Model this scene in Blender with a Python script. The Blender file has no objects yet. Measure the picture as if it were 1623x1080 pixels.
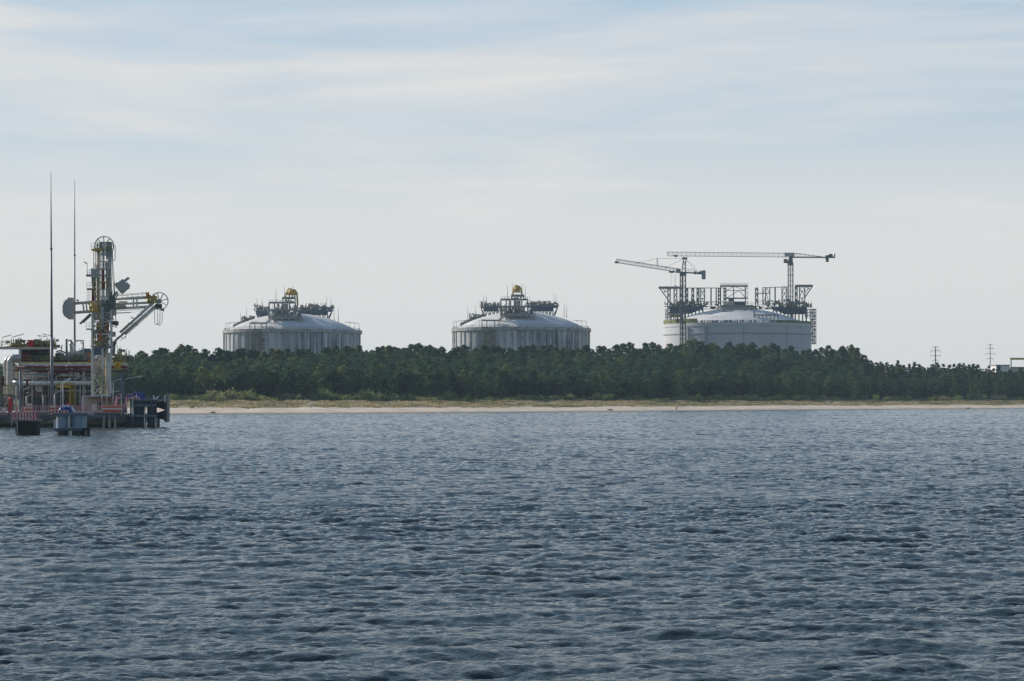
import bpy, math, random
import numpy as np
from mathutils import Vector, Matrix
random.seed(7)
RNG = np.random.default_rng(11)
SC = bpy.context.scene
COL = SC.collection
FPX, CX, HY, CAMZ = 3600.0, 811.5, 632.0, 5.0


def P(px, py, Y):
    """World point that the photograph shows at (px, py) when it stands Y metres away."""
    return Vector(((px - CX) * Y / FPX, Y, CAMZ + (HY - py) * Y / FPX))


# ------------------------------------------------------------------ materials
def new_mat(name):
    m = bpy.data.materials.new(name)
    m.use_nodes = True
    return m, m.node_tree.nodes, m.node_tree.links, m.node_tree.nodes['Principled BSDF']


def mat(name, col, rough=0.55, metal=0.0, var=0.12, scale=3.0, spec=0.4):
    """Painted or bare surface with a little dirt variation."""
    m, n, l, b = new_mat(name)
    tc = n.new('ShaderNodeTexCoord')
    nz = n.new('ShaderNodeTexNoise'); nz.inputs['Scale'].default_value = scale
    nz.inputs['Detail'].default_value = 4
    l.new(tc.outputs['Object'], nz.inputs['Vector'])
    rp = n.new('ShaderNodeValToRGB')
    c = Vector(col)
    lo = c * (1 - var * 2.2); hi = c * (1 + var)
    rp.color_ramp.elements[0].position = 0.3; rp.color_ramp.elements[1].position = 0.7
    rp.color_ramp.elements[0].color = (*lo, 1); rp.color_ramp.elements[1].color = (*hi, 1)
    l.new(nz.outputs['Fac'], rp.inputs[0]); l.new(rp.outputs[0], b.inputs['Base Color'])
    b.inputs['Roughness'].default_value = rough; b.inputs['Metallic'].default_value = metal
    b.inputs['Specular IOR Level'].default_value = spec
    return m


def stripe_mat(name, c1, c2, period, axis=0):
    m, n, l, b = new_mat(name)
    tc = n.new('ShaderNodeTexCoord'); sp = n.new('ShaderNodeSeparateXYZ')
    l.new(tc.outputs['Object'], sp.inputs[0])
    d = n.new('ShaderNodeMath'); d.operation = 'DIVIDE'; d.inputs[1].default_value = period
    l.new(sp.outputs[axis], d.inputs[0])
    f = n.new('ShaderNodeMath'); f.operation = 'FRACT'; l.new(d.outputs[0], f.inputs[0])
    g = n.new('ShaderNodeMath'); g.operation = 'GREATER_THAN'; g.inputs[1].default_value = 0.5
    l.new(f.outputs[0], g.inputs[0])
    mx = n.new('ShaderNodeMix'); mx.data_type = 'RGBA'
    mx.inputs['A'].default_value = (*c1, 1); mx.inputs['B'].default_value = (*c2, 1)
    l.new(g.outputs[0], mx.inputs['Factor']); l.new(mx.outputs['Result'], b.inputs['Base Color'])
    b.inputs['Roughness'].default_value = 0.5
    return m


M = {}
M['grey'] = mat('grey_paint', (.46, .455, .43))
M['pale'] = mat('pale_grey_paint', (.7, .68, .63))
M['white'] = mat('white_paint', (.74, .74, .72), var=.06)
M['dark'] = mat('dark_steel', (.075, .08, .085))
M['mid'] = mat('mid_grey_steel', (.2, .21, .215))
M['bluegrey'] = mat('blue_grey_steel', (.125, .17, .225))
M['navy'] = mat('dark_blue_pile', (.028, .045, .068), rough=.45)
M['bluepaint'] = mat('bright_blue_paint', (.02, .06, .33), rough=.4)
M['yellow'] = mat('yellow_paint', (.62, .42, .03))
M['olive'] = mat('yellow_green_paint', (.34, .32, .14))
M['green'] = mat('green_flange_paint', (.02, .17, .12))
M['red'] = mat('red_paint', (.52, .03, .03))
M['maroon'] = mat('dark_red_pipe_paint', (.2, .025, .035))
M['orange'] = mat('orange_paint', (.62, .19, .03))
M['rubber'] = mat('black_rubber', (.022, .024, .028), rough=.8)
M['steel'] = mat('bare_pipe_steel', (.55, .55, .54), rough=.33, metal=.85, var=.06)
M['beige'] = mat('beige_panel', (.58, .5, .44))
M['rust'] = mat('rusty_steel', (.2, .1, .05), rough=.9, var=.4, scale=2)
M['moss'] = mat('mossy_concrete', (.035, .042, .032), rough=.9, var=.3, scale=1.2)
M['concrete'] = mat('weathered_concrete', (.24, .23, .21), rough=.9, var=.25, scale=.6)
M['glass'] = mat('lamp_glass', (.6, .63, .66), rough=.2, var=.03)
M['redwhite'] = stripe_mat('red_white_stripes', (.74, .045, .06), (.8, .74, .74), 0.42)
M['redwhite_fine'] = stripe_mat('red_white_kickboard', (.62, .03, .05), (.78, .74, .74), 0.34)
M['banner'] = stripe_mat('red_cream_banner', (.66, .07, .03), (.78, .66, .52), 0.62, axis=2)
M['bark'] = mat('pine_bark', (.11, .07, .045), rough=.95, scale=2)
M['skin'] = mat('skin', (.5, .3, .22), var=.03)
M['cloth_light'] = mat('pale_shirt_cloth', (.7, .7, .66), rough=.9)
M['cloth_dark'] = mat('dark_trouser_cloth', (.04, .045, .06), rough=.9)
M['hair'] = mat('brown_hair', (.06, .04, .025), rough=.8)
M['crane'] = mat('crane_grey_paint', (.3, .3, .31))
M['cranewhite'] = mat('crane_pale_paint', (.5, .5, .5))
M['cranedark'] = mat('crane_dark_paint', (.16, .16, .165))
M['scaf'] = mat('scaffold_steel', (.28, .265, .25))
M['blueshade'] = mat('blue_steel_with_shade', (.08, .11, .155))  # blue steel; on the platforms the dark tone stands for shade beneath
M['greenmesh'] = mat('olive_safety_netting', (.2, .22, .08), rough=.9, var=.3, scale=.8)
M['tarp'] = mat('white_tarpaulin', (.75, .75, .75), rough=.7)
M['wood'] = mat('wet_driftwood', (.05, .045, .04), rough=.9)
M['pipeclad'] = mat('pale_pipe_cladding', (.46, .44, .42), rough=.36, metal=.45)
M['shade_sheet'] = mat('rack_shade_dark', (.05, .052, .058))  # near-black: the shade inside the pipe rack put into the colour
M['counter'] = mat('counterweight_grey', (.42, .42, .41), var=.06)
M['bluepile'] = mat('blue_grey_drum_paint', (.27, .35, .47), var=.1, scale=1)
M['mastgrey'] = mat('lightning_mast_paint', (.18, .185, .235), rough=.5)



def tide_mark(m, top=.75):
    """Weed and wet line: a ragged dark green band up to just above the water."""
    n, l = m.node_tree.nodes, m.node_tree.links; b = n['Principled BSDF']
    src = b.inputs['Base Color'].links[0].from_socket
    g = n.new('ShaderNodeNewGeometry'); sp = n.new('ShaderNodeSeparateXYZ'); l.new(g.outputs['Position'], sp.inputs[0])
    z = n.new('ShaderNodeTexNoise'); z.inputs['Scale'].default_value = 1.1; z.inputs['Detail'].default_value = 4; l.new(g.outputs['Position'], z.inputs['Vector'])
    q = n.new('ShaderNodeMath'); q.operation = 'MULTIPLY_ADD'; q.inputs[1].default_value = .9; l.new(z.outputs['Fac'], q.inputs[0]); l.new(sp.outputs['Z'], q.inputs[2])
    r = n.new('ShaderNodeMapRange'); r.inputs[1].default_value = top; r.inputs[2].default_value = top + .35; l.new(q.outputs[0], r.inputs[0])
    mx = n.new('ShaderNodeMix'); mx.data_type = 'RGBA'; mx.inputs['A'].default_value = (.018, .024, .014, 1)
    l.new(r.outputs[0], mx.inputs['Factor']); l.new(src, mx.inputs['B']); l.new(mx.outputs['Result'], b.inputs['Base Color'])


tide_mark(M['concrete'], 1.0); tide_mark(M['navy']); tide_mark(M['moss'], 1.1)


# ------------------------------------------------------------------ mesh helper
class MB:
    def __init__(s): s.v = []; s.f = []

    def quadbox(s, pts):
        i = len(s.v); s.v += [tuple(p) for p in pts]
        for q in ((0, 3, 2, 1), (4, 5, 6, 7), (0, 1, 5, 4), (1, 2, 6, 5), (2, 3, 7, 6), (3, 0, 4, 7)):
            s.f.append(tuple(i + k for k in q))
        return s

    def box(s, a, b):
        x0, x1 = sorted((a[0], b[0])); y0, y1 = sorted((a[1], b[1])); z0, z1 = sorted((a[2], b[2]))
        return s.quadbox([(x0, y0, z0), (x1, y0, z0), (x1, y1, z0), (x0, y1, z0), (x0, y0, z1), (x1, y0, z1), (x1, y1, z1), (x0, y1, z1)])

    def cbox(s, c, d, ax=None):
        """Box of full size d about c; ax rotates it (Matrix 3x3)."""
        c = Vector(c); hx, hy, hz = d[0] / 2, d[1] / 2, d[2] / 2
        pts = [Vector(q) for q in ((-hx, -hy, -hz), (hx, -hy, -hz), (hx, hy, -hz), (-hx, hy, -hz), (-hx, -hy, hz), (hx, -hy, hz), (hx, hy, hz), (-hx, hy, hz))]
        if ax is not None: pts = [ax @ q for q in pts]
        return s.quadbox([c + q for q in pts])

    def frame(s, p0, p1):
        d = (Vector(p1) - Vector(p0)); L = d.length; d = d / max(L, 1e-9)
        up = Vector((0, 0, 1)) if abs(d.z) < .95 else Vector((1, 0, 0))
        u = d.cross(up).normalized(); w = u.cross(d).normalized()
        return Vector(p0), Vector(p1), u, w

    def bar(s, p0, p1, w, h=None):
        h = h or w
        a, b, u, k = s.frame(p0, p1)
        u = u * w / 2; k = k * h / 2
        return s.quadbox([a - u - k, a + u - k, a + u + k, a - u + k, b - u - k, b + u - k, b + u + k, b - u + k])

    def tube(s, p0, p1, r0, r1=None, n=8, caps=True):
        r1 = r0 if r1 is None else r1
        a, b, u, k = s.frame(p0, p1); i = len(s.v)
        for p, r in ((a, r0), (b, r1)):
            for j in range(n):
                t = 2 * math.pi * j / n
                s.v.append(tuple(p + u * math.cos(t) * r + k * math.sin(t) * r))
        for j in range(n):
            s.f.append((i + j, i + (j + 1) % n, i + n + (j + 1) % n, i + n + j))
        if caps:
            s.f.append(tuple(i + j for j in range(n))[::-1]); s.f.append(tuple(i + n + j for j in range(n)))
        return s

    def path(s, pts, r, n=6, close=False):
        """Pipe along a polyline, one continuous skin."""
        pts = [Vector(p) for p in pts]; N = len(pts); i = len(s.v); up = None
        for j, p in enumerate(pts):
            if close: d = pts[(j + 1) % N] - pts[j - 1]
            else: d = pts[min(j + 1, N - 1)] - pts[max(j - 1, 0)]
            d.normalize()
            if up is None:
                up = Vector((0, 0, 1)) if abs(d.z) < .9 else Vector((0, 1, 0))
            u = d.cross(up).normalized(); k = u.cross(d).normalized(); up = k
            for q in range(n):
                t = 2 * math.pi * q / n
                s.v.append(tuple(p + u * math.cos(t) * r + k * math.sin(t) * r))
        for j in range(N if close else N - 1):
            a = i + j * n; b = i + ((j + 1) % N) * n
            for q in range(n):
                s.f.append((a + q, a + (q + 1) % n, b + (q + 1) % n, b + q))
        if not close:
            s.f.append(tuple(i + q for q in range(n))[::-1]); s.f.append(tuple(i + (N - 1) * n + q for q in range(n)))
        return s

    def lathe(s, c, prof, n=16, a0=0.0, a1=2 * math.pi):
        """Revolve (r, z) pairs about the vertical through c."""
        full = abs(a1 - a0 - 2 * math.pi) < 1e-6
        i = len(s.v); m = n if full else n + 1
        for r, z in prof:
            for j in range(m):
                t = a0 + (a1 - a0) * j / n
                s.v.append((c[0] + r * math.cos(t), c[1] + r * math.sin(t), c[2] + z))
        for q in range(len(prof) - 1):
            for j in range(n):
                j2 = (j + 1) % m
                s.f.append((i + q * m + j, i + q * m + j2, i + (q + 1) * m + j2, i + (q + 1) * m + j))
        return s

    def lattice(s, p0, p1, w, h, bays, rc, rb=None, ladder=False):
        """Four-chord lattice beam from p0 to p1, laced on all four faces."""
        rb = rb or rc * .6
        a, b, u, k = s.frame(p0, p1)
        cor = [(-w / 2, -h / 2), (w / 2, -h / 2), (w / 2, h / 2), (-w / 2, h / 2)]
        def pt(t, c): return a.lerp(b, t) + u * c[0] + k * c[1]
        for c in cor: s.bar(pt(0, c), pt(1, c), rc)
        for j in range(bays):
            t0, t1 = j / bays, (j + 1) / bays
            for q in range(4):
                c0, c1 = cor[q], cor[(q + 1) % 4]
                if (j + q) % 2: c0, c1 = c1, c0
                s.bar(pt(t0, c0), pt(t1, c1), rb)
                s.bar(pt(t1, c0), pt(t1, c1), rb)
        return s

    def rail(s, pts, h=1.1, r=.05, n=3, step=1.6):
        """Handrail: posts and n lines along a polyline of foot points."""
        pts = [Vector(p) for p in pts]
        for a, b in zip(pts[:-1], pts[1:]):
            m = max(1, int(round((b - a).length / step)))
            for j in range(m + 1):
                q = a.lerp(b, j / m); s.bar(q, q + Vector((0, 0, h)), r)
            for j in range(1, n + 1):
                z = Vector((0, 0, h * j / n)); s.bar(a + z, b + z, r)
        return s

    def build(s, name, m, parent=None, smooth=False):
        me = bpy.data.meshes.new(name)
        org = Vector((0, 0, 0))
        if parent is not None:
            q = parent
            while q is not None: org += q.location; q = q.parent
        elif s.v:
            a = np.array(s.v); org = Vector(((a[:, 0].min() + a[:, 0].max()) / 2, (a[:, 1].min() + a[:, 1].max()) / 2, a[:, 2].min()))
        me.from_pydata([tuple(Vector(v) - org) for v in s.v], [], s.f); me.update()
        me.materials.append(M[m] if isinstance(m, str) else m)
        if smooth:
            me.polygons.foreach_set('use_smooth', [True] * len(me.polygons))
        o = bpy.data.objects.new(name, me); COL.objects.link(o)
        if parent is not None: o.parent = parent
        else: o.location = org
        return o


def npmesh(name, V, F, m, smooth=False):
    me = bpy.data.meshes.new(name); k = F.shape[1]
    me.vertices.add(len(V)); me.vertices.foreach_set('co', V.astype(np.float32).ravel())
    me.loops.add(F.size); me.loops.foreach_set('vertex_index', F.astype(np.int32).ravel())
    me.polygons.add(len(F)); me.polygons.foreach_set('loop_start', np.arange(0, F.size, k, dtype=np.int32))
    me.update(calc_edges=True)
    if smooth: me.polygons.foreach_set('use_smooth', np.ones(len(F), dtype=bool))
    me.materials.append(m)
    return me


def link(name, me):
    o = bpy.data.objects.new(name, me); COL.objects.link(o); return o


def tag(o, label=None, cat=None, group=None, kind=None):
    if label: o['label'] = label
    if cat: o['category'] = cat
    if group: o['group'] = group
    if kind: o['kind'] = kind
    return o


def thing(name, loc, label, cat, group=None):
    o = bpy.data.objects.new(name, None); o.empty_display_size = .5; COL.objects.link(o)
    o.location = loc
    return tag(o, label, cat, group)


def lerp(a, b, t): return a + (b - a) * t


# ------------------------------------------------------------------ camera, sky, sun
cam = bpy.data.cameras.new('camera'); camo = bpy.data.objects.new('camera', cam); COL.objects.link(camo)
camo.location = (0, 0, CAMZ); camo.rotation_euler = (math.pi / 2, 0, 0)
cam.sensor_width = 36; cam.lens = FPX / 1623 * 36
cam.shift_y = (HY - 540) / 1623
cam.clip_start = .5; cam.clip_end = 20000
SC.camera = camo
SUN_AZ, SUN_EL = math.radians(-57), math.radians(26)
sv = Vector((math.sin(SUN_AZ) * math.cos(SUN_EL), math.cos(SUN_AZ) * math.cos(SUN_EL), math.sin(SUN_EL)))
sun = bpy.data.lights.new('sun', 'SUN'); suno = bpy.data.objects.new('sun', sun); COL.objects.link(suno)
suno.rotation_euler = sv.to_track_quat('Z', 'Y').to_euler(); suno.location = (0, 0, 100)
sun.energy = 5.0; sun.angle = math.radians(.53); sun.color = (1, .93, .82)

W = bpy.data.worlds.new('World'); SC.world = W; W.use_nodes = True
n, l = W.node_tree.nodes, W.node_tree.links
bg = n['Background']; bg.inputs['Strength'].default_value = .1
sky = n.new('ShaderNodeTexSky'); sky.sky_type = 'NISHITA'; sky.sun_disc = False
sky.sun_elevation = SUN_EL; sky.sun_rotation = SUN_AZ
sky.air_density = 1.25; sky.dust_density = .6; sky.ozone_density = 2.5
tc = n.new('ShaderNodeTexCoord')


def wnode(t, **kw):
    x = n.new(t)
    for k, v in kw.items(): setattr(x, k, v)
    return x


def cirrus(scale, loc, rot, lo, hi, detail=6, rough=.55, dist=.6):
    mp = wnode('ShaderNodeMapping'); mp.inputs['Scale'].default_value = scale; mp.inputs['Location'].default_value = loc
    mp.inputs['Rotation'].default_value = rot
    l.new(tc.outputs['Generated'], mp.inputs['Vector'])
    z = wnode('ShaderNodeTexNoise'); z.inputs['Scale'].default_value = 1; z.inputs['Detail'].default_value = detail
    z.inputs['Roughness'].default_value = rough; z.inputs['Distortion'].default_value = dist
    l.new(mp.outputs[0], z.inputs['Vector'])
    r = wnode('ShaderNodeMapRange', interpolation_type='SMOOTHSTEP'); r.inputs[1].default_value = lo; r.inputs[2].default_value = hi
    l.new(z.outputs['Fac'], r.inputs[0]); return r.outputs[0]


sepn = wnode('ShaderNodeSeparateXYZ'); l.new(tc.outputs['Generated'], sepn.inputs[0])
# clear sky, veiled by a thin even layer that thickens toward the horizon
veil = wnode('ShaderNodeValToRGB')
cr = veil.color_ramp
cr.elements[0].position = 0.0; cr.elements[0].color = (7.75, 7.4, 6.95, 1)
cr.elements[1].position = .5; cr.elements[1].color = (1.75, 3.0, 5.2, 1)
e = cr.elements.new(.06); e.color = (6.8, 7.05, 7.15, 1)
e = cr.elements.new(.12); e.color = (4.95, 6.15, 7.2, 1)
e = cr.elements.new(.2); e.color = (3.9, 5.5, 7.2, 1)
e = cr.elements.new(.34); e.color = (2.75, 4.35, 6.5, 1)
l.new(sepn.outputs['Z'], veil.inputs[0])
mx0 = wnode('ShaderNodeMix', data_type='RGBA'); mx0.inputs['Factor'].default_value = .86
vf = wnode('ShaderNodeMapRange', interpolation_type='SMOOTHSTEP')      # the veil is bright toward the sun's half of the sky
vf.inputs[1].default_value = -.2; vf.inputs[2].default_value = .8; vf.inputs[3].default_value = .06; vf.inputs[4].default_value = .86
l.new(sepn.outputs['Y'], vf.inputs[0]); l.new(vf.outputs[0], mx0.inputs['Factor'])
l.new(sky.outputs[0], mx0.inputs['A']); l.new(veil.outputs[0], mx0.inputs['B'])
c1 = cirrus((-2.6, 2.6, 17), (3.1, .4, .2), (0, .03, 0), .36, .68)
c2 = cirrus((-5, 5, 60), (1.3, 5.2, .7), (0, -.02, 0), .42, .75, detail=8)
ad = wnode('ShaderNodeMath', operation='MULTIPLY_ADD', use_clamp=True); ad.inputs[1].default_value = .35
l.new(c2, ad.inputs[0])
cm = wnode('ShaderNodeMath', operation='MULTIPLY'); cm.inputs[1].default_value = .78
l.new(c1, cm.inputs[0]); l.new(cm.outputs[0], ad.inputs[2])
lowz = wnode('ShaderNodeMapRange', interpolation_type='SMOOTHSTEP')      # thin cloud only low down, on the bright side
lowz.inputs[1].default_value = .16; lowz.inputs[2].default_value = .34; lowz.inputs[3].default_value = 1; lowz.inputs[4].default_value = .12
l.new(sepn.outputs['Z'], lowz.inputs[0])
fr = wnode('ShaderNodeMapRange', interpolation_type='SMOOTHSTEP'); fr.inputs[1].default_value = -.1; fr.inputs[2].default_value = .6
l.new(sepn.outputs['Y'], fr.inputs[0])
bank = wnode('ShaderNodeMapRange', interpolation_type='SMOOTHSTEP'); bank.inputs[1].default_value = .145; bank.inputs[2].default_value = .06
bank.inputs[3].default_value = 0; bank.inputs[4].default_value = .72
l.new(sepn.outputs['Z'], bank.inputs[0])
mxx = wnode('ShaderNodeMath', operation='MAXIMUM'); l.new(ad.outputs[0], mxx.inputs[0]); l.new(bank.outputs[0], mxx.inputs[1])
c_a = wnode('ShaderNodeMath', operation='MULTIPLY'); l.new(mxx.outputs[0], c_a.inputs[0]); l.new(lowz.outputs[0], c_a.inputs[1])
ad = wnode('ShaderNodeMath', operation='MULTIPLY'); l.new(c_a.outputs[0], ad.inputs[0]); l.new(fr.outputs[0], ad.inputs[1])
mx1 = wnode('ShaderNodeMix', data_type='RGBA'); mx1.inputs['B'].default_value = (7.5, 7.45, 7.35, 1)
l.new(ad.outputs[0], mx1.inputs['Factor']); l.new(mx0.outputs['Result'], mx1.inputs['A'])
l.new(mx1.outputs['Result'], bg.inputs['Color'])
SC.view_settings.view_transform = 'Standard'; SC.view_settings.look = 'None'
SC.view_settings.exposure = 0.02; SC.view_settings.gamma = 1

# ------------------------------------------------------------------ ground: beach, dunes, wooded rise
KPX = np.array([-3200, -1200, -300, 0, 270, 600, 1000, 1300, 1623, 2300, 3200, 4800.])
KYW = np.array([520, 590, 640, 668, 720, 768, 872, 1000, 1128, 1400, 1700, 2000.])
SKX = np.array([-3200, 0, 200, 232, 262, 300, 330, 347, 380, 450, 520, 600, 650, 700, 760, 850, 920, 1000, 1060, 1100, 1150, 1230, 1300, 1335, 1352, 1366, 1378, 1400, 1450, 1500, 1540, 1562, 1623, 4800.])
SKY_ = np.array([566, 566, 563, 556, 550, 547, 552, 549, 554, 551, 550, 545, 545, 548, 548, 545, 545, 543, 544, 537, 543, 546, 550, 547, 546, 554, 570, 572, 575, 577, 573, 580, 585, 585.])


def smooth(x): return x * x * (3 - 2 * x)


def yw(px): return np.interp(px, KPX, KYW)


def skyy(px): return np.interp(px, SKX, SKY_)


def hill(px):
    px = np.asarray(px, float)
    acc = 0
    for d in (-60, -30, 0, 30, 60):
        q = px + d
        acc = acc + np.clip(5 + (632 - skyy(q)) * (yw(q) + 300) / 3600 - 17, 5, 22)
    return acc / 5


def vnoise(x, y, seed=0):
    """Cheap smooth 2-D value noise, -1..1."""
    xi = np.floor(x).astype(np.int64); yi = np.floor(y).astype(np.int64)
    fx = smooth(x - xi); fy = smooth(y - yi)
    def h(a, b):
        k = (a * 374761393 + b * 668265263 + seed * 1442695) & 0x7fffffff
        k = ((k ^ (k >> 13)) * 1274126177) & 0x7fffffff
        return ((k ^ (k >> 16)) & 0xffff) / 32767.5 - 1
    return lerp(lerp(h(xi, yi), h(xi + 1, yi), fx), lerp(h(xi, yi + 1), h(xi + 1, yi + 1), fx), fy)


TB = np.array([-60, -30, 0, 12, 40, 52, 78, 122, 160.])
ZB = np.array([-3, -1.2, -.02, .6, 1.6, 2.0, 2.6, 3.9, 5.0])


def height(px, t):
    px = np.asarray(px, float); t = np.asarray(t, float)
    Y = yw(px) + t; X = (px - CX) / FPX * Y
    te = t + 7 * vnoise(X / 22, Y / 60, 3) * np.clip((t - 15) / 20, 0, 1) + 2.5 * vnoise(X / 9, Y / 30, 5) * np.clip((t - 5) / 20, 0, 1)
    H = hill(px)
    z = np.interp(te, TB, ZB)
    z = np.where(te > 160, 5.0 + (H - 5.0) * smooth(np.clip((te - 160) / 150, 0, 1)), z)
    dune = np.clip((t - 45) / 15, 0, 1) * np.clip((150 - t) / 30, 0, 1)
    z = z + dune * (.55 * vnoise(X / 6.5, Y / 14, 1) + .3 * vnoise(X / 2.6, Y / 5, 2))
    z = z + np.clip((t + 5) / 20, 0, 1) * .06 * vnoise(X / 3, Y / 6, 9)
    z = z + np.clip((t - 160) / 60, 0, 1) * 1.2 * vnoise(X / 25, Y / 25, 4)
    return z


def ground_at(px, t):
    z = float(height(px, t)); Y = float(yw(px)) + t
    return Vector(((px - CX) / FPX * Y, Y, z))


# sand and dune materials
def sand_material():
    m, n, l, b = new_mat('pale_beach_sand')
    g = n.new('ShaderNodeNewGeometry')
    a = n.new('ShaderNodeTexNoise'); a.inputs['Scale'].default_value = .12; a.inputs['Detail'].default_value = 8
    l.new(g.outputs['Position'], a.inputs['Vector'])
    r = n.new('ShaderNodeValToRGB')
    r.color_ramp.elements[0].position = .35; r.color_ramp.elements[0].color = (.42, .345, .265, 1)
    r.color_ramp.elements[1].position = .62; r.color_ramp.elements[1].color = (.6, .5, .395, 1)
    l.new(a.outputs['Fac'], r.inputs[0])
    # wet strip along the water
    sp = n.new('ShaderNodeSeparateXYZ'); l.new(g.outputs['Position'], sp.inputs[0])
    w = n.new('ShaderNodeMapRange'); w.inputs[1].default_value = .15; w.inputs[2].default_value = .5
    l.new(sp.outputs['Z'], w.inputs[0])
    mx = n.new('ShaderNodeMix'); mx.data_type = 'RGBA'; mx.inputs['A'].default_value = (.2, .155, .115, 1)
    l.new(w.outputs[0], mx.inputs['Factor']); l.new(r.outputs[0], mx.inputs['B'])
    l.new(mx.outputs['Result'], b.inputs['Base Color']); b.inputs['Roughness'].default_value = .9
    return m


def dune_material():
    m, n, l, b = new_mat('dune_soil_and_needles')
    g = n.new('ShaderNodeNewGeometry')
    a = n.new('ShaderNodeTexNoise'); a.inputs['Scale'].default_value = .16; a.inputs['Detail'].default_value = 9
    a.inputs['Roughness'].default_value = .65
    l.new(g.outputs['Position'], a.inputs['Vector'])
    r = n.new('ShaderNodeValToRGB'); c = r.color_ramp
    c.elements[0].position = .34; c.elements[0].color = (.07, .075, .035, 1)
    c.elements[1].position = .72; c.elements[1].color = (.36, .29, .21, 1)
    e = c.elements.new(.47); e.color = (.17, .145, .07, 1)
    e = c.elements.new(.57); e.color = (.24, .19, .11, 1)
    l.new(a.outputs['Fac'], r.inputs[0])
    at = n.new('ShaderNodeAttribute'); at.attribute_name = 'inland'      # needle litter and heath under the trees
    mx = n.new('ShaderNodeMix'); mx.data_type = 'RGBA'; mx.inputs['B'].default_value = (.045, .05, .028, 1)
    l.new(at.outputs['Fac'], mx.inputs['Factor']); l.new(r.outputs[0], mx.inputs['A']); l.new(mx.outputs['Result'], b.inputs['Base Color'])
    b.inputs['Roughness'].default_value = .95
    return m


def sheet(name, pxs, ts, m):
    A, T = np.meshgrid(pxs, ts)
    Z = height(A, T); Y = yw(A) + T; X = (A - CX) / FPX * Y
    V = np.stack([X, Y, Z], -1).reshape(-1, 3)
    c = len(pxs); i = np.arange(len(ts) - 1)[:, None] * c + np.arange(c - 1)[None]
    F = np.stack([i, i + 1, i + 1 + c, i + c], -1).reshape(-1, 4)
    me = npmesh(name, V, F, m, smooth=True)
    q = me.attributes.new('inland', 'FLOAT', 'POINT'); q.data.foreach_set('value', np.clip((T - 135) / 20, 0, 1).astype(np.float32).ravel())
    return tag(link(name, me), kind='structure')


pxs = np.concatenate([np.linspace(-3200, -120, 60), np.arange(-110, 1740, 3.2), np.linspace(1750, 4800, 60)])
sheet('beach', pxs, np.concatenate([np.linspace(-60, -5, 6), np.arange(-3, 46.1, 1.5)]), sand_material())
sheet('ground', pxs, np.concatenate([np.arange(45, 150, 2.), np.arange(150, 420, 9.), np.array([440, 600, 900, 1500, 2500.])]), dune_material())


# ------------------------------------------------------------------ air
def haze():
    m = bpy.data.materials.new('thin_sea_air'); m.use_nodes = True; n, l = m.node_tree.nodes, m.node_tree.links
    n.remove(n['Principled BSDF']); v = n.new('ShaderNodeVolumePrincipled')
    v.inputs['Color'].default_value = (.62, .82, 1, 1); v.inputs['Density'].default_value = HAZE; v.inputs['Anisotropy'].default_value = .1
    l.new(v.outputs[0], n['Material Output'].inputs['Volume'])
    o = MB().box((-5200, -200, -4.3), (6200, 4800, 112)).build('haze', m); tag(o, kind='stuff')


HAZE = 6.5e-5
haze()

# ------------------------------------------------------------------ water: wind sea from two summed spectra
def sea_tile(N, L, lam_p, hs, wdir, spread, lam_min, lam_max, seed, chop):
    r = np.random.default_rng(seed)
    k1 = 2 * np.pi * np.fft.fftfreq(N, L / N)
    KX, KY = np.meshgrid(k1, k1, indexing='xy')
    K = np.hypot(KX, KY); K[0, 0] = 1e-6
    kp = 2 * np.pi / lam_p
    th = np.arctan2(KY, KX) - wdir
    S = K ** -3.7 * np.exp(-1.25 * (kp / K) ** 2) * (.06 + np.cos(th / 2) ** 2 ** 1) ** spread
    S[(K > 2 * np.pi / lam_min) | (K < 2 * np.pi / lam_max)] = 0
    A = np.sqrt(S) * (r.normal(size=(N, N)) + 1j * r.normal(size=(N, N)))
    h = np.fft.ifft2(A)
    sc = hs / 4 / np.std(h.real)
    A = A * sc
    H = np.fft.ifft2(A).real
    DX = np.fft.ifft2(-1j * KX / K * A).real * chop
    DY = np.fft.ifft2(-1j * KY / K * A).real * chop
    return L, N, np.stack([DX, DY, H], -1)


def sample(tile, X, Y):
    L, N, D = tile
    x = (X / L % 1) * N; y = (Y / L % 1) * N
    xi = x.astype(int) % N; yi = y.astype(int) % N; fx = (x - np.floor(x))[..., None]; fy = (y - np.floor(y))[..., None]
    x2 = (xi + 1) % N; y2 = (yi + 1) % N
    return (D[yi, xi] * (1 - fx) + D[yi, x2] * fx) * (1 - fy) + (D[y2, xi] * (1 - fx) + D[y2, x2] * fx) * fy


WIND = math.radians(-82)
T0 = sea_tile(512, 211.0, 4.6, .16, WIND - .12, 12, 1.2, 16, 15, 1.0)
T1 = sea_tile(1024, 97.0, 1.7, .175, WIND, 10, .22, 7, 5, 1.4)
T2 = sea_tile(512, 27.0, .5, .095, WIND + .2, 4, .11, 1.2, 8, 1.0)


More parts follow.
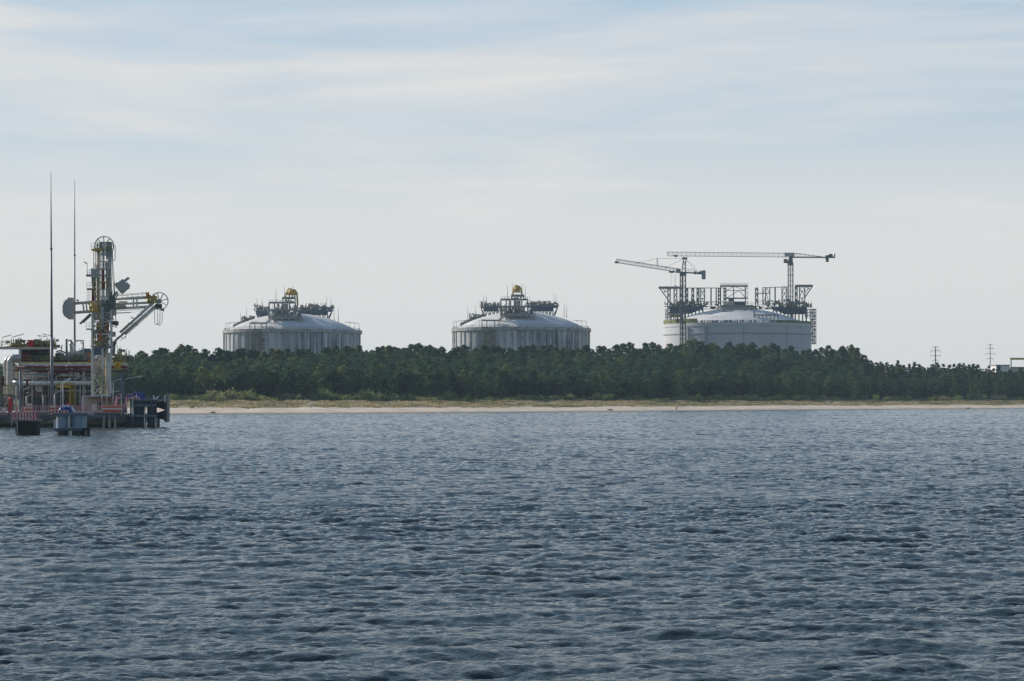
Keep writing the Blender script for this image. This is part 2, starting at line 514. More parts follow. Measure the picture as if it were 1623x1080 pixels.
def water_material():
    m, n, l, b = new_mat('rippled_grey_green_sea')
    g = n.new('ShaderNodeNewGeometry')
    fo = n.new('ShaderNodeAttribute'); fo.attribute_name = 'foam'
    fm = n.new('ShaderNodeMix'); fm.data_type = 'RGBA'; fm.inputs['B'].default_value = (.75, .78, .8, 1); fm.inputs['A'].default_value = (.026, .045, .044, 1)
    l.new(fo.outputs['Fac'], fm.inputs['Factor']); l.new(fm.outputs['Result'], b.inputs['Base Color'])
    b.inputs['Roughness'].default_value = .06; b.inputs['IOR'].default_value = 1.333
    b.inputs['Specular IOR Level'].default_value = .5
    hs = None
    for sc, amp, st in (((5, 8, 5), .045, 0), ((15, 24, 15), .02, 3)):
        mp = n.new('ShaderNodeMapping'); mp.inputs['Scale'].default_value = sc
        l.new(g.outputs['Position'], mp.inputs[0])
        z = n.new('ShaderNodeTexNoise'); z.inputs['Scale'].default_value = 1; z.inputs['Detail'].default_value = 3
        z.inputs['Distortion'].default_value = .4
        l.new(mp.outputs[0], z.inputs['Vector'])
        q = n.new('ShaderNodeMath'); q.operation = 'MULTIPLY_ADD'; q.inputs[1].default_value = amp
        l.new(z.outputs['Fac'], q.inputs[0])
        if hs is not None: l.new(hs, q.inputs[2])
        hs = q.outputs[0]
    bp = n.new('ShaderNodeBump'); bp.inputs['Strength'].default_value = 1; bp.inputs['Distance'].default_value = 1
    l.new(hs, bp.inputs['Height']); l.new(bp.outputs[0], b.inputs['Normal'])
    return m


def make_water():
    us = np.concatenate([np.linspace(-1.15, -.33, 40), np.arange(-.32, .3201, .0012), np.linspace(.33, 1.15, 40)])
    ys = [4, 9, 14, 18, 22, 25]
    while ys[-1] < 1240: ys.append(ys[-1] + min(ys[-1] * .0016, .6))
    ys += [1300, 1400, 1550, 1700, 2000, 2300]
    ys = np.array(ys)
    U, Yg = np.meshgrid(us, ys); X = U * Yg
    px = CX + U * FPX
    t = Yg - yw(px)
    calm = np.clip((-t) / 60, .5, 1)
    gust = .82 + .26 * vnoise(X / 48, Yg / 30, 21) + .2 * vnoise(X / 14, Yg / 11, 22) + .1 * vnoise(X / 4, Yg / 4, 23)
    D = sample(T0, X, Yg) * calm[..., None] + sample(T1, X, Yg) * gust[..., None] * calm[..., None] + sample(T2, X * .98 + .17 * Yg, Yg) * (gust ** 2 * calm)[..., None]
    foam = np.clip((D[..., 2] / .085 - 2.35) / .5, 0, 1) * np.clip(1.4 * vnoise(X / .35, Yg / .5, 66) + .2, 0, 1) * (Yg > 30)
    foam = np.maximum(foam, .55 * np.clip(1 - np.abs(t + 1.6 + 1.2 * vnoise(px / 11, t * 0, 71)) / 1.1, 0, 1) * np.clip(1.8 * vnoise(px / 8, t / 3, 72) + .25, 0, 1))
    V = np.stack([X + D[..., 0], Yg + D[..., 1], D[..., 2]], -1).reshape(-1, 3)
    c = len(us); i = np.arange(len(ys) - 1)[:, None] * c + np.arange(c - 1)[None]
    F = np.stack([i, i + 1, i + 1 + c, i + c], -1).reshape(-1, 4)
    me = npmesh('water', V, F, water_material(), smooth=True)
    at = me.attributes.new('foam', 'FLOAT', 'POINT'); at.data.foreach_set('value', foam.astype(np.float32).ravel())
    print('water', len(V), D[..., 2].std(), (foam > .3).mean())
    return tag(link('water', me), kind='structure')


make_water()


# ------------------------------------------------------------------ vegetation
def foliage_material(name, cols, attr):
    """cols: darkest..lightest leaf colours; every plant has its own tint."""
    m, n, l, b = new_mat(name)
    r = n.new('ShaderNodeValToRGB'); c = r.color_ramp
    c.elements[0].color = (*cols[0], 1); c.elements[1].color = (*cols[-1], 1)
    for i, q in enumerate(cols[1:-1]):
        e = c.elements.new((i + 1) / (len(cols) - 1)); e.color = (*q, 1)
    if attr:
        a = n.new('ShaderNodeAttribute'); a.attribute_name = 'tint'; src = a.outputs['Fac']
    else:
        a = n.new('ShaderNodeObjectInfo'); src = a.outputs['Random']
    g = n.new('ShaderNodeNewGeometry')
    z = n.new('ShaderNodeTexNoise'); z.inputs['Scale'].default_value = .55; z.inputs['Detail'].default_value = 3
    l.new(g.outputs['Position'], z.inputs['Vector'])
    q = n.new('ShaderNodeMath'); q.operation = 'MULTIPLY_ADD'; q.inputs[1].default_value = .5
    l.new(z.outputs['Fac'], q.inputs[0])
    s = n.new('ShaderNodeMath'); s.operation = 'SUBTRACT'; s.inputs[1].default_value = .25
    l.new(src, s.inputs[0]); l.new(s.outputs[0], q.inputs[2])
    l.new(q.outputs[0], r.inputs[0]); l.new(r.outputs[0], b.inputs['Base Color'])
    b.inputs['Roughness'].default_value = .9; b.inputs['Specular IOR Level'].default_value = .04
    tr = n.new('ShaderNodeBsdfTranslucent'); ms = n.new('ShaderNodeMixShader'); ms.inputs[0].default_value = .45   # sun glows through thin leaves
    l.new(r.outputs[0], tr.inputs['Color']); l.new(b.outputs[0], ms.inputs[1]); l.new(tr.outputs[0], ms.inputs[2])
    l.new(ms.outputs[0], n['Material Output'].inputs['Surface'])
    return m


PINE_C = [(.038, .076, .046), (.049, .094, .052), (.065, .114, .056), (.094, .14, .06), (.15, .165, .066)]
BROAD_C = [(.054, .1, .05), (.078, .134, .06), (.116, .166, .066), (.165, .185, .076)]
BUSH_C = [(.14, .19, .075), (.2, .25, .095), (.27, .29, .11), (.28, .25, .15)]
M['pine_leaf'] = foliage_material('pine_needles', PINE_C, False)
M['pine_mass'] = foliage_material('forest_needles', PINE_C, True)
M['broad_leaf'] = foliage_material('broadleaf_foliage', BROAD_C, False)
M['bush_leaf'] = foliage_material('willow_bush_leaves', BUSH_C, False)


def leaf_quads(C, size, r, flat=.55):
    """Small randomly turned leaf-clump faces about the points C (n,3)."""
    n = len(C)
    a = r.normal(size=(n, 3)); a[:, 2] *= flat; a /= np.linalg.norm(a, axis=1)[:, None] + 1e-9
    b = r.normal(size=(n, 3)); b -= a * (a * b).sum(1)[:, None]; b /= np.linalg.norm(b, axis=1)[:, None] + 1e-9
    s = (size * r.uniform(.6, 1.3, n))[:, None]; w = s * r.uniform(.45, .9, n)[:, None]
    V = np.stack([C - a * s * .5 - b * w * .35, C - a * s * .05 - b * w * .6 + b * w * 1.1, C + a * s * .5, C + b * w * .1 - a * s * .1 - b * w * .7], 1)
    return V.reshape(-1, 3)


def crown(kind, r, nq):
    """Leaf-clump vertices of a unit-high tree; trunk foot at the origin."""
    if kind == 'pine':       # rounded, broken, open below
        nb = 46; base, top, wid = .36, .96, .25
    elif kind == 'slim':     # narrow ragged young pine
        nb = 30; base, top, wid = .25, .97, .16
    elif kind == 'broad':    # dense to the ground
        nb = 54; base, top, wid = .08, .97, .27
    C = []; S = []
    for i in range(nb):
        f = (i + r.uniform(0, 1)) / nb
        z = base + (top - base) * f
        if kind == 'pine': prof = math.sin(math.pi * min(1, (.12 + .88 * f) ** .8)) ** .6 if f < .97 else .15
        elif kind == 'slim': prof = (1 - f) ** .75 + .1
        else: prof = (math.sin(math.pi * (.14 + .84 * f) ** .85)) ** .6
        if kind != 'broad': prof = max(prof, .12)
        a = i * 2.4 + r.uniform(-.6, .6); d = wid * prof * r.uniform(.25, 1.0)
        C.append((d * math.cos(a), d * math.sin(a), z + r.uniform(-.02, .02))); S.append(wid * ((.3 if kind == 'slim' else .24) + .2 * r.uniform()) * (1.15 - .5 * f) * (.85 if kind == 'slim' else 1))
    C = np.array(C); S = np.array(S)
    idx = np.arange(nq) % nb
    p = r.normal(size=(nq, 3)); p /= np.linalg.norm(p, axis=1)[:, None]
    p *= r.uniform(.35, 1.0, nq)[:, None] ** .6; p[:, 2] *= .62
    pts = C[idx] + p * S[idx][:, None]
    ls = {'pine': .052, 'slim': .046, 'broad': .05}[kind]
    return leaf_quads(pts, np.full(nq, ls), r), C


def quadF(n): return np.arange(n * 4).reshape(-1, 4)


def trunk_mesh(kind, C, r):
    mb = MB()
    top = .9 if kind != 'broad' else .7
    bend = [(r.uniform(-.02, .02) * q, r.uniform(-.02, .02) * q, q * top) for q in (0, .3, .6, 1)]
    rad = [.02, .016, .011, .004]
    for a, b, r0, r1 in zip(bend[:-1], bend[1:], rad[:-1], rad[1:]): mb.tube(a, b, r0, r1, 6, caps=False)
    for c in C[::3]:
        z = max(.15, c[2] - .1); mb.tube((bend[1][0] * z, bend[1][1] * z, z), c, .006, .002, 4, caps=False)
    me = bpy.data.meshes.new('trunk'); me.from_pydata(mb.v, [], mb.f); me.materials.append(M['bark']); me.update()
    return me


KINDS = {}
for kind, nv, nq, mm in (('pine', 8, 1400, 'pine_leaf'), ('slim', 8, 900, 'pine_leaf'), ('broad', 8, 1400, 'broad_leaf')):
    L_ = []
    for v in range(nv):
        r = np.random.default_rng(100 + v + 17 * len(kind))
        V, C = crown(kind, r, nq)
        me = npmesh('crown', V, quadF(len(V) // 4), M[mm])
        L_.append((V, me, trunk_mesh(kind, C, r)))
    KINDS[kind] = L_

ZONES = [(-400, 235, 'beside the loading jetty'), (235, 356, 'between jetty and first stained tank'), (356, 571, 'in front of the first stained tank'),
         (571, 718, 'between the two stained tanks'), (718, 935, 'in front of the middle stained tank'),
         (935, 1052, 'between middle tank and craned tank'), (1052, 1287, 'in front of the craned tank'),
         (1287, 1376, 'on the knoll right of the craned tank'), (1376, 1490, 'around the thicker power pylon'), (1490, 2000, 'near the thin far pylon and gantry')]


def zone(px):
    for a, b, s in ZONES:
        if a <= px < b: return s
    return ZONES[-1][2]


def tree(kind, name, px, t, H, width, label, cat, group, sink=.3):
    V, cm, tm = KINDS[kind][random.randrange(len(KINDS[kind]))]
    g = ground_at(px, t)
    root = thing(name, (g.x, g.y, g.z - sink), label, cat, group)
    rz = random.uniform(0, 6.28)
    for nm, me in (('trunk', tm), ('crown', cm)):
        o = link(nm, me); o.parent = root; o.scale = (H * width, H * width, H); o.rotation_euler = (0, 0, rz)
    return root


TREES = 0
rr = random.Random(3)
# skyline pines
px = 168.0
while px < 1372:
    t = rr.uniform(285, 325)
    g = ground_at(px, t)
    if 196 < px < 1372 or rr.random() < .6:
        want = CAMZ + (HY - (float(skyy(px)) + rr.choice((-3, -1, 0, 1, 3, 5, 8)))) * g.y / FPX
        H = max(9, min(25, want - g.z))
        bush = 1085 < px < 1128
        z = zone(px)
        tree('broad' if bush else 'pine', 'broadleaf_tree' if bush else 'pine_tree', px, t, H, rr.uniform(.8, 1.25) if not bush else 1.15,
             ('round green broadleaf crown ' if bush else 'dark pine on the skyline ') + z, 'tree', ('broadleaf trees' if bush else 'skyline pines') + ' ' + z)
        TREES += 1
    px += rr.uniform(6, 11.5)
# tall lone pine closing the knoll
for px, t, y, w in ((1336, 255, 547, .8), (1349, 262, 543.5, .7), (1356, 250, 551, .62)):
    g = ground_at(px, t); want = CAMZ + (HY - y) * g.y / FPX
    tree('pine', 'pine_tree', px, t, min(26, want - g.z), w, 'tall pine with broken top closing the right end of the knoll', 'tree', 'tall pines at the knoll end'); TREES += 1
# low ragged pines on the right
px = 1372.0
while px < 1660:
    for row in range(2):
        t = rr.uniform(190, 225) + row * 60
        g = ground_at(px, t); want = CAMZ + (HY - (float(skyy(px)) + (rr.choice((-4, -1, 0, 1, 3, 5)) if row == 0 else rr.uniform(3, 9)))) * g.y / FPX
        z = zone(px)
        tree('slim', 'young_pine', px + row * 4, t, max(7, min(20, want - g.z)), rr.uniform(.9, 1.3), 'slim ragged pine ' + z, 'tree', 'low ragged pines ' + z)
        TREES += 1
    px += rr.uniform(6.5, 10)
# front row behind the bushes
px = 195.0
while px < 1660:
    t = rr.uniform(142, 164)
    z = zone(px)
    br = rr.random() < .45
    H = rr.uniform(10, 15) * (1 if px < 1376 else .85)
    tree('broad' if br else 'pine', 'broadleaf_tree' if br else 'pine_tree', px, t, H, rr.uniform(.95, 1.4), ('bushy broadleaf tree at the wood foot ' if br else 'dark pine at the wood foot ') + z, 'tree', ('broadleaf trees at the wood edge ' if br else 'pines at the wood edge ') + z, sink=.5 if br else 2.2)
    TREES += 1
    px += rr.uniform(9, 15)
print('trees', TREES)


# the rest of the wood: one mass
def forest():
    Vs = []; tint = []; r = np.random.default_rng(5)
    rows = np.arange(154.5, 300, 11.5)
    for t0 in rows:
        px = -220 + r.uniform(0, 10)
        while px < 1720:
            if px > 1376 and t0 > 290: break
            t = t0 + r.uniform(-5, 5); g = ground_at(px, t)
            k = 'broad' if r.uniform() < .4 else 'pine'
            if px > 1376 and r.uniform() < .5: k = 'slim'
            V = KINDS[k][r.integers(len(KINDS[k]))][0].reshape(-1, 4, 3)
            V = V[r.permutation(len(V))[:760]]
            H = r.uniform(10.5, 16) * (1.0 if px < 1376 else .98)
            cap = CAMZ + (HY - float(skyy(px)) - 5) * g.y / FPX - g.z
            H = min(H, max(6, cap))
            s = H * r.uniform(.95, 1.45); a = r.uniform(0, 6.28); ca, sa = math.cos(a), math.sin(a)
            X = V.reshape(-1, 3)
            X = np.stack([(X[:, 0] * ca - X[:, 1] * sa) * s, (X[:, 0] * sa + X[:, 1] * ca) * s, X[:, 2] * H], -1) + np.array([g.x, g.y, g.z - .5 - (1.5 if k == 'pine' else 0)])
            Vs.append(X); tint.append(np.full(len(X), min(1, max(0, r.beta(2, 2.4)))))
            px += r.uniform(.7, 1.3) * 5.4 * 3600 / g.y
    V = np.concatenate(Vs); tn = np.concatenate(tint)
    me = npmesh('forest', V, quadF(len(V) // 4), M['pine_mass'])
    a = me.attributes.new('tint', 'FLOAT', 'POINT'); a.data.foreach_set('value', tn.astype(np.float32))
    print('forest trees', len(Vs))
    o = link('forest', me); tag(o, 'dense dark green mixed wood covering the slope behind the beach', 'forest', kind='stuff')


forest()


# bushes along the dune
BUSH = []
for v in range(6):
    r = np.random.default_rng(300 + v); nb = 15
    C = np.stack([r.uniform(-1, 1, nb), r.uniform(-.7, .7, nb), r.uniform(.15, .6, nb)], -1)
    C[:, 2] *= 1 - .4 * np.abs(C[:, 0])
    nq = 420; idx = np.arange(nq) % nb
    p = r.normal(size=(nq, 3)) * np.array([.2, .2, .17])
    p[:, 2] += np.abs(r.normal(size=nq)) * .1
    pts = C[idx] + p; pts[:, 2] = np.abs(pts[:, 2])
    V = leaf_quads(pts, np.full(nq, .17), r, flat=1.6)
    me = npmesh('foliage', V, quadF(nq), M['bush_leaf'])
    mb = MB()
    for c in C[::2]: mb.tube((c[0] * .15, c[1] * .15, 0), tuple(c), .025, .008, 4, caps=False)
    st = bpy.data.meshes.new('stem'); st.from_pydata(mb.v, [], mb.f); st.materials.append(M['bark']); st.update()
    BUSH.append((me, st))
px = 276.0
while px < 1650:
    if 488 < px < 508: px = 508    # the sandy path comes down here
    t = rr.uniform(118, 138); g = ground_at(px, t); z = zone(px)
    s = rr.uniform(1.5, 3.2) * (1.25 if px < 700 else 1)
    h = rr.choice((1.8, 2.4, 3, 3.6, 4.4)) * (1.15 if 270 < px < 680 else .85)
    root = thing('bush', (g.x, g.y, g.z - .15), 'low yellow-green bush above the dune ' + z, 'bush', 'bushes above the dune ' + z)
    me, st = rr.choice(BUSH); a = rr.uniform(0, 6.28)
    for nm, q in (('stem', st), ('foliage', me)):
        o = link(nm, q); o.parent = root; o.scale = (s, s, h); o.rotation_euler = (0, 0, a)
    px += rr.uniform(8, 19)


# dune grass: uncountable
def dune_grass():
    r = np.random.default_rng(77); Vs = []
    N = 23000
    px = r.uniform(-200, 1720, N); t = 40 + 82 * r.beta(1.1, 1.3, N)
    keep = np.abs(px - (500 - (120 - t) * .22)) > 6 + 3 * vnoise(px / 4, t / 9, 55) + (120 - t) * .07
    pa = vnoise(px / 17, t / 11, 31) * .6 + vnoise(px / 6, t / 5, 32) * .4
    keep &= pa > np.where(t < 54, .2, -.3)
    px, t, pa = px[keep], t[keep], pa[keep]
    Y = yw(px) + t; X = (px - CX) / FPX * Y; Z = height(px, t)
    n = len(px); T = []; tint = []
    for k in range(5):
        a = r.uniform(0, 6.28, n); d = r.uniform(0, .45, n); h = r.uniform(.15, .5, n) * (1 + .5 * pa); w = r.uniform(.12, .3, n)
        bx, by = X + d * np.cos(a), Y + d * np.sin(a); b2 = r.uniform(0, 6.28, n)
        p0 = np.stack([bx - w * np.cos(b2), by - w * np.sin(b2), Z - .05], -1)
        p1 = np.stack([bx + w * np.cos(b2), by + w * np.sin(b2), Z - .05], -1)
        p2 = np.stack([bx + .6 * w * np.cos(b2) + .15 * np.cos(a), by + .6 * w * np.sin(b2), Z + h], -1)
        p3 = np.stack([bx - .5 * w * np.cos(b2) + .1 * np.cos(a), by - .5 * w * np.sin(b2), Z + h * .8], -1)
        T.append(np.stack([p0, p1, p2, p3], 1).reshape(-1, 3))
        tint.append(np.repeat(np.clip(.5 + .5 * vnoise(px / 30, t / 14, 41) + r.normal(0, .15, n), 0, 1), 4))
    V = np.concatenate(T)
    m = foliage_material('marram_grass', [(.15, .16, .07), (.28, .25, .13), (.42, .35, .21), (.48, .39, .27)], True)
    me = npmesh('dune_grass', V, quadF(len(V) // 4), m)
    at = me.attributes.new('tint', 'FLOAT', 'POINT'); at.data.foreach_set('value', np.concatenate(tint).astype(np.float32))
    tag(link('dune_grass', me), 'patchy yellow-green and tan dune grass above the sand', 'grass', kind='stuff')


dune_grass()

# ------------------------------------------------------------------ storage tanks on the skyline
def wall_material(name, base, streak, lo, hi, amount):
    """Concrete shell: dark rain streaks run down from the rim, paler bands between."""
    m, n, l, b = new_mat(name)
    tc = n.new('ShaderNodeTexCoord')
    mp = n.new('ShaderNodeMapping'); mp.inputs['Scale'].default_value = (.42, .42, .012)
    l.new(tc.outputs['Object'], mp.inputs[0])
    z = n.new('ShaderNodeTexNoise'); z.inputs['Scale'].default_value = 1; z.inputs['Detail'].default_value = 5
    z.inputs['Roughness'].default_value = .62
    l.new(mp.outputs[0], z.inputs['Vector'])
    r = n.new('ShaderNodeMapRange'); r.inputs[1].default_value = lo; r.inputs[2].default_value = hi
    l.new(z.outputs['Fac'], r.inputs[0])
    z2 = n.new('ShaderNodeTexNoise'); z2.inputs['Scale'].default_value = .06; z2.inputs['Detail'].default_value = 3
    l.new(tc.outputs['Object'], z2.inputs['Vector'])
    r2 = n.new('ShaderNodeMapRange'); r2.inputs[1].default_value = .35; r2.inputs[2].default_value = .6
    r2.inputs[3].default_value = .4; r2.inputs[4].default_value = 1
    l.new(z2.outputs['Fac'], r2.inputs[0])
    q = n.new('ShaderNodeMath'); q.operation = 'MULTIPLY'; l.new(r.outputs[0], q.inputs[0]); l.new(r2.outputs[0], q.inputs[1])
    k = n.new('ShaderNodeMath'); k.operation = 'MULTIPLY'; k.inputs[1].default_value = amount; l.new(q.outputs[0], k.inputs[0])
    mx = n.new('ShaderNodeMix'); mx.data_type = 'RGBA'; mx.inputs['A'].default_value = (*base, 1); mx.inputs['B'].default_value = (*streak, 1)
    l.new(k.outputs[0], mx.inputs['Factor']); l.new(mx.outputs['Result'], b.inputs['Base Color'])
    b.inputs['Roughness'].default_value = .85
    return m


M['tankwall'] = wall_material('rain_streaked_tank_concrete', (.62, .625, .63), (.03, .04, .055), .37, .53, .95)
M['tankwall_new'] = wall_material('fresh_white_tank_concrete', (.53, .535, .55), (.38, .39, .41), .5, .8, .5)
M['dome'] = mat('white_dome_concrete', (.66, .65, .64), rough=.8, var=.1, scale=.09)
M['joint'] = mat('blue_grey_joint_concrete', (.36, .39, .43), rough=.9)  # blue-grey concrete of the wall joints and ledge, darker than the wall
M['rim'] = mat('grey_rim_concrete', (.4, .4, .38), rough=.85, var=.25, scale=.4)
M['tanksteel'] = mat('tank_top_steel', (.29, .275, .26), var=.15, scale=.3)
M['equip'] = mat('tank_top_equipment', (.36, .36, .3), var=.4, scale=.45)
M['hoist'] = mat('yellow_hoist_paint', (.55, .36, .04))


def tank_body(root, R, zr, rise, wallm, n=128, rimm='rim', lip=.9):
    """wall, rim, dome about the root; z is absolute because the root sits at z = 0 offset."""
    c = (root.location.x, root.location.y, 0)
    MB().lathe(c, [(R, 2), (R, zr - 2.2)], n).build('wall', wallm, root, smooth=True)
    MB().lathe(c, [(R, zr - 2.2), (R + lip, zr - 2.0), (R + lip, zr), (R - 1.2, zr), (R - 1.2, zr - .3)], n).build('rim', rimm, root)
    prof = []
    Rs = ((R - 1.2) ** 2 + rise ** 2) / (2 * rise)
    for i in range(15):
        r = (R - 1.3) * (1 - i / 14)
        prof.append((max(r, .01), zr - .6 + math.sqrt(Rs * Rs - r * r) - (Rs - rise)))
    MB().lathe(c, prof, n).build('dome', 'dome', root, smooth=True)
    ring = MB(); rp = [Vector((c[0] + R * .99 * math.cos(a), c[1] + R * .99 * math.sin(a), zr)) for a in np.linspace(0, 2 * math.pi, 97)]
    ring.rail(rp, 1.3, .13, 2, 2.8)
    ring.build('railing', 'tanksteel', root)


def dome_z(R, zr, rise, x, y):
    Rs = ((R - 1.2) ** 2 + rise ** 2) / (2 * rise); r2 = min(x * x + y * y, (R - 1.4) ** 2)
    return zr - .6 + math.sqrt(Rs * Rs - r2) - (Rs - rise)


def clump(mb, c, d, r, n):
    """A heap of valves, boxes and short pipes filling the box d about c (foot at c)."""
    mb.cbox((c[0], c[1], c[2] + .07), (d[0] * 1.02, d[1] * 1.02, .14))          # skid the pieces stand on
    for i in range(n):
        x = c[0] + r.uniform(-.5, .5) * d[0]; y = c[1] + r.uniform(-.5, .5) * d[1]
        s = (r.uniform(.06, .2) * d[0], r.uniform(.1, .3) * d[1], r.uniform(.15, .45) * d[2])
        z = c[2] + r.uniform(0, 1) ** 1.3 * (d[2] - s[2])
        k = r.random()
        if k < .5: mb.cbox((x, y, z + s[2] / 2), s)
        elif k < .75: mb.tube((x, y, c[2]), (x, y, z + s[2]), .07 * d[0] * r.uniform(.4, 1), n=6)
        else: mb.tube((x - s[0], y, z + .1), (x + s[0], y, z + .1), .035 * d[0] + .1, n=6)
    for i in range(max(2, n // 4)):
        x = c[0] + r.uniform(-.5, .5) * d[0]; y = c[1] + r.uniform(-.4, .4) * d[1]
        mb.bar((x, y, c[2]), (x, y, c[2] + d[2] * r.uniform(.7, 1.15)), .16)


def stained_tank(name, label, cpx, pxR, py_rim, py_apex, Z0, conv, shift, narrow):
    """conv: zoomed-picture to photo pixels; everything is read off the photo, then set at its depth."""
    Y = 1400.0; s = Y / FPX
    X0 = (cpx - CX) * s; R = pxR * s
    zr = CAMZ + (HY - py_rim) * (Y - R) / FPX
    za = CAMZ + (HY - py_apex) * Y / FPX; rise = za - zr
    root = thing(name, (X0, Y, 0), label, 'storage tank', 'rain-stained storage tanks')
    tank_body(root, R, zr, rise, 'tankwall')
    r = random.Random(5 if narrow else 6)

    def Q(zx, zy, dy=0.0):                       # point from the zoomed view, dy metres nearer (-) or farther (+) than the centre
        px, py = conv(zx, zy); return P(px, py, Y + dy)

    def up(zx, dy):                              # dome or rim height under a zoomed column
        x = Q(zx, 0, dy).x - X0; return dome_z(R, zr, rise, x, dy)

    # pump platform: open steel frame in front of the apex
    sh = shift
    x0, x1, dyF, dyB = (610 if narrow else 562), (885 if narrow else 832), -30, -8
    ztop, zmid, zlow = (228, 300, 385) if narrow else (260, 335, 410)
    f = MB()
    cols = [x0, x0 + 55, (x0 + x1) / 2, x1 - 60, x1]
    for zx in cols:
        for dy in (dyF, dyB):
            a = Q(zx, ztop, dy); f.bar((a.x, a.y, up(zx, dy) - .5), a, .75)
    for zz in (ztop, zmid, zlow):
        for dy in (dyF, dyB):
            f.bar(Q(x0, zz, dy), Q(x1, zz, dy), .5, 1.1 if zz != zlow else 1.8)
        for zx in cols: f.bar(Q(zx, zz, dyF), Q(zx, zz, dyB), .45)
    for i in range(len(cols) - 1):
        if i % 2 == 0: f.bar(Q(cols[i], zlow, dyF), Q(cols[i + 1], zmid, dyF), .35)
    f.build('pump_platform', 'tanksteel', root)
    MB().quadbox([Q(x0 + 55, zlow, dyF), Q(x1, zlow, dyF), Q(x1, zlow, dyB), Q(x0 + 55, zlow, dyB), Q(x0 + 55, zlow - 6, dyF), Q(x1, zlow - 6, dyF), Q(x1, zlow - 6, dyB), Q(x0 + 55, zlow - 6, dyB)]).build('platform_floor', 'tanksteel', root)
    MB().rail([Q(x0, ztop - 3, dyF), Q(x1, ztop - 3, dyF), Q(x1, ztop - 3, dyB)], 1.5, .13, 2, 2.2).build('platform_railing', 'tanksteel', root)
    for k in range(5):
        q = MB(); zx = x0 + 40 + k * (x1 - x0 - 60) / 4.4
        a = Q(zx, zlow - 6, -19); clump(q, (a.x, a.y, a.z), (6, 14, 5 + 2 * (k % 2)), r, 16); q.build('pump_set', 'equip', root)
    for zx in (x0 + 90, x0 + 150, x1 - 90):
        a = Q(zx, zlow, -19); b = Q(zx, ztop + 12, -19); MB().tube(a, b, 1.0, n=8).build('pump_column', 'pale', root, smooth=True)
    # upper storey and yellow hoist
    u0, u1, uz = (720, 845, 187) if narrow else (702, 830, 212)
    f = MB()
    for zx in (u0, (u0 + u1) / 2, u1):
        for dy in (-26, -12): f.bar(Q(zx, ztop, dy), Q(zx, uz, dy), .6)
    for dy in (-26, -12): f.bar(Q(u0, uz, dy), Q(u1, uz, dy), .6, 1.4)
    f.bar(Q(u0, uz, -26), Q(u0, uz, -12), .6, 1.4); f.bar(Q(u1, uz, -26), Q(u1, uz, -12), .6, 1.4)
    a = Q((u0 + u1) / 2, ztop - 2, -19); clump(f, (a.x, a.y, a.z), (6.5, 9, 2.2), r, 10)
    f.build('upper_platform', 'tanksteel', root)
    h = MB()
    if narrow:
        for dy, o in ((-24, 0), (-14, 6)):
            h.path([Q(728 + o, uz, dy), Q(735 + o, 120, dy), Q(752 + o, 88, dy), Q(768 + o, 80, dy)], .36, 5)
            h.path([Q(768 + o, 84, dy), Q(800 + o, 95, dy), Q(817 + o, 125, dy), Q(824 + o, uz, dy)], .36, 5)
        h.tube(Q(768, 84, -26), Q(774, 84, -12), .4, n=6)
        h.lathe(Q(776, 150, -19), [(.6, 0), (1.8, .7), (2.1, 1.9), (1.5, 3.1), (.5, 3.6)], 12)
        h.cbox(Q(777, 150, -19), (4.6, 4, .7))
    else:
        for dy, o in ((-24, 0), (-14, 6)):
            h.path([Q(724 + o, 214, dy), Q(735 + o, 155, dy), Q(757 + o, 118, dy), Q(775 + o, 114, dy), Q(790 + o, 128, dy)], .36, 5)
            h.path([Q(790 + o, 130, dy), Q(822 + o, 128, dy), Q(845 + o, 158, dy), Q(853 + o, 290, dy)], .4, 5)
        h.lathe(Q(800, 180, -19), [(2.7, 0), (3.3, .6), (3.0, 2), (1.6, 3.3), (.4, 3.6)], 12)
        h.cbox(Q(778, 168, -19), (4.2, 4, 1.4))
        for zx in (770, 800, 826): h.bar(Q(zx, 180, -19), Q(zx, 214, -19), .8)
    h.build('hoist', 'hoist', root)
    # long side platforms behind, standing on the far half of the dome
    for nm, a0, a1, zt, hh in ((('side_platform', 885, 1195, 305, 55) if narrow else ('side_platform', 835, 1212, 345, 50)), (('side_platform', 405, 612, 308, 60) if narrow else ('side_platform', 425, 562, 350, 50))):
        f = MB(); dA, dB = 6, 20
        for dy in (dA, dB):
            f.bar(Q(a0, zt, dy), Q(a1, zt, dy), .7, 1.2)
            inner = (a0 + 42, a1 - 5) if a1 < 700 else (a0 + 5, a1 - 50)
            m = 7 if a1 > 700 else 4
            for j in range(m + 1):
                zx = lerp(inner[0], inner[1], j / m); a = Q(zx, zt, dy); g_ = up(zx, dy)
                f.bar((a.x, a.y, g_ - .5), a, .6)
                if j < m:
                    zn = lerp(inner[0], inner[1], (j + 1) / m); f.bar((a.x, a.y, max(g_, a.z - 7)), Q(zn, zt, dy), .4)
            e_ = (a0, inner[0]) if a1 < 700 else (a1, inner[1])
            q = Q(e_[1], zt, dy); f.bar(Q(e_[0], zt, dy), (q.x, q.y, max(up(e_[1], dy), q.z - 9)), .6)
        f.quadbox([Q(a0, zt + 2, dA), Q(a1, zt + 2, dA), Q(a1, zt + 2, dB), Q(a0, zt + 2, dB), Q(a0, zt - 3, dA), Q(a1, zt - 3, dA), Q(a1, zt - 3, dB), Q(a0, zt - 3, dB)])
        f.bar(Q((a0 + a1) / 2 - (a1 - a0) * .38, zt + 16, dA + .4), Q((a0 + a1) / 2 + (a1 - a0) * .36, zt + 16, dA + .4), .5, 3.2)  # deep dark blue bar painted as the shaded truss below the deck
        f.build(nm, 'blueshade', root)
        MB().rail([Q(a0, zt - 3, dA), Q(a1, zt - 3, dA)], 1.5, .12, 2, 2.2).build('platform_railing', 'tanksteel', root)
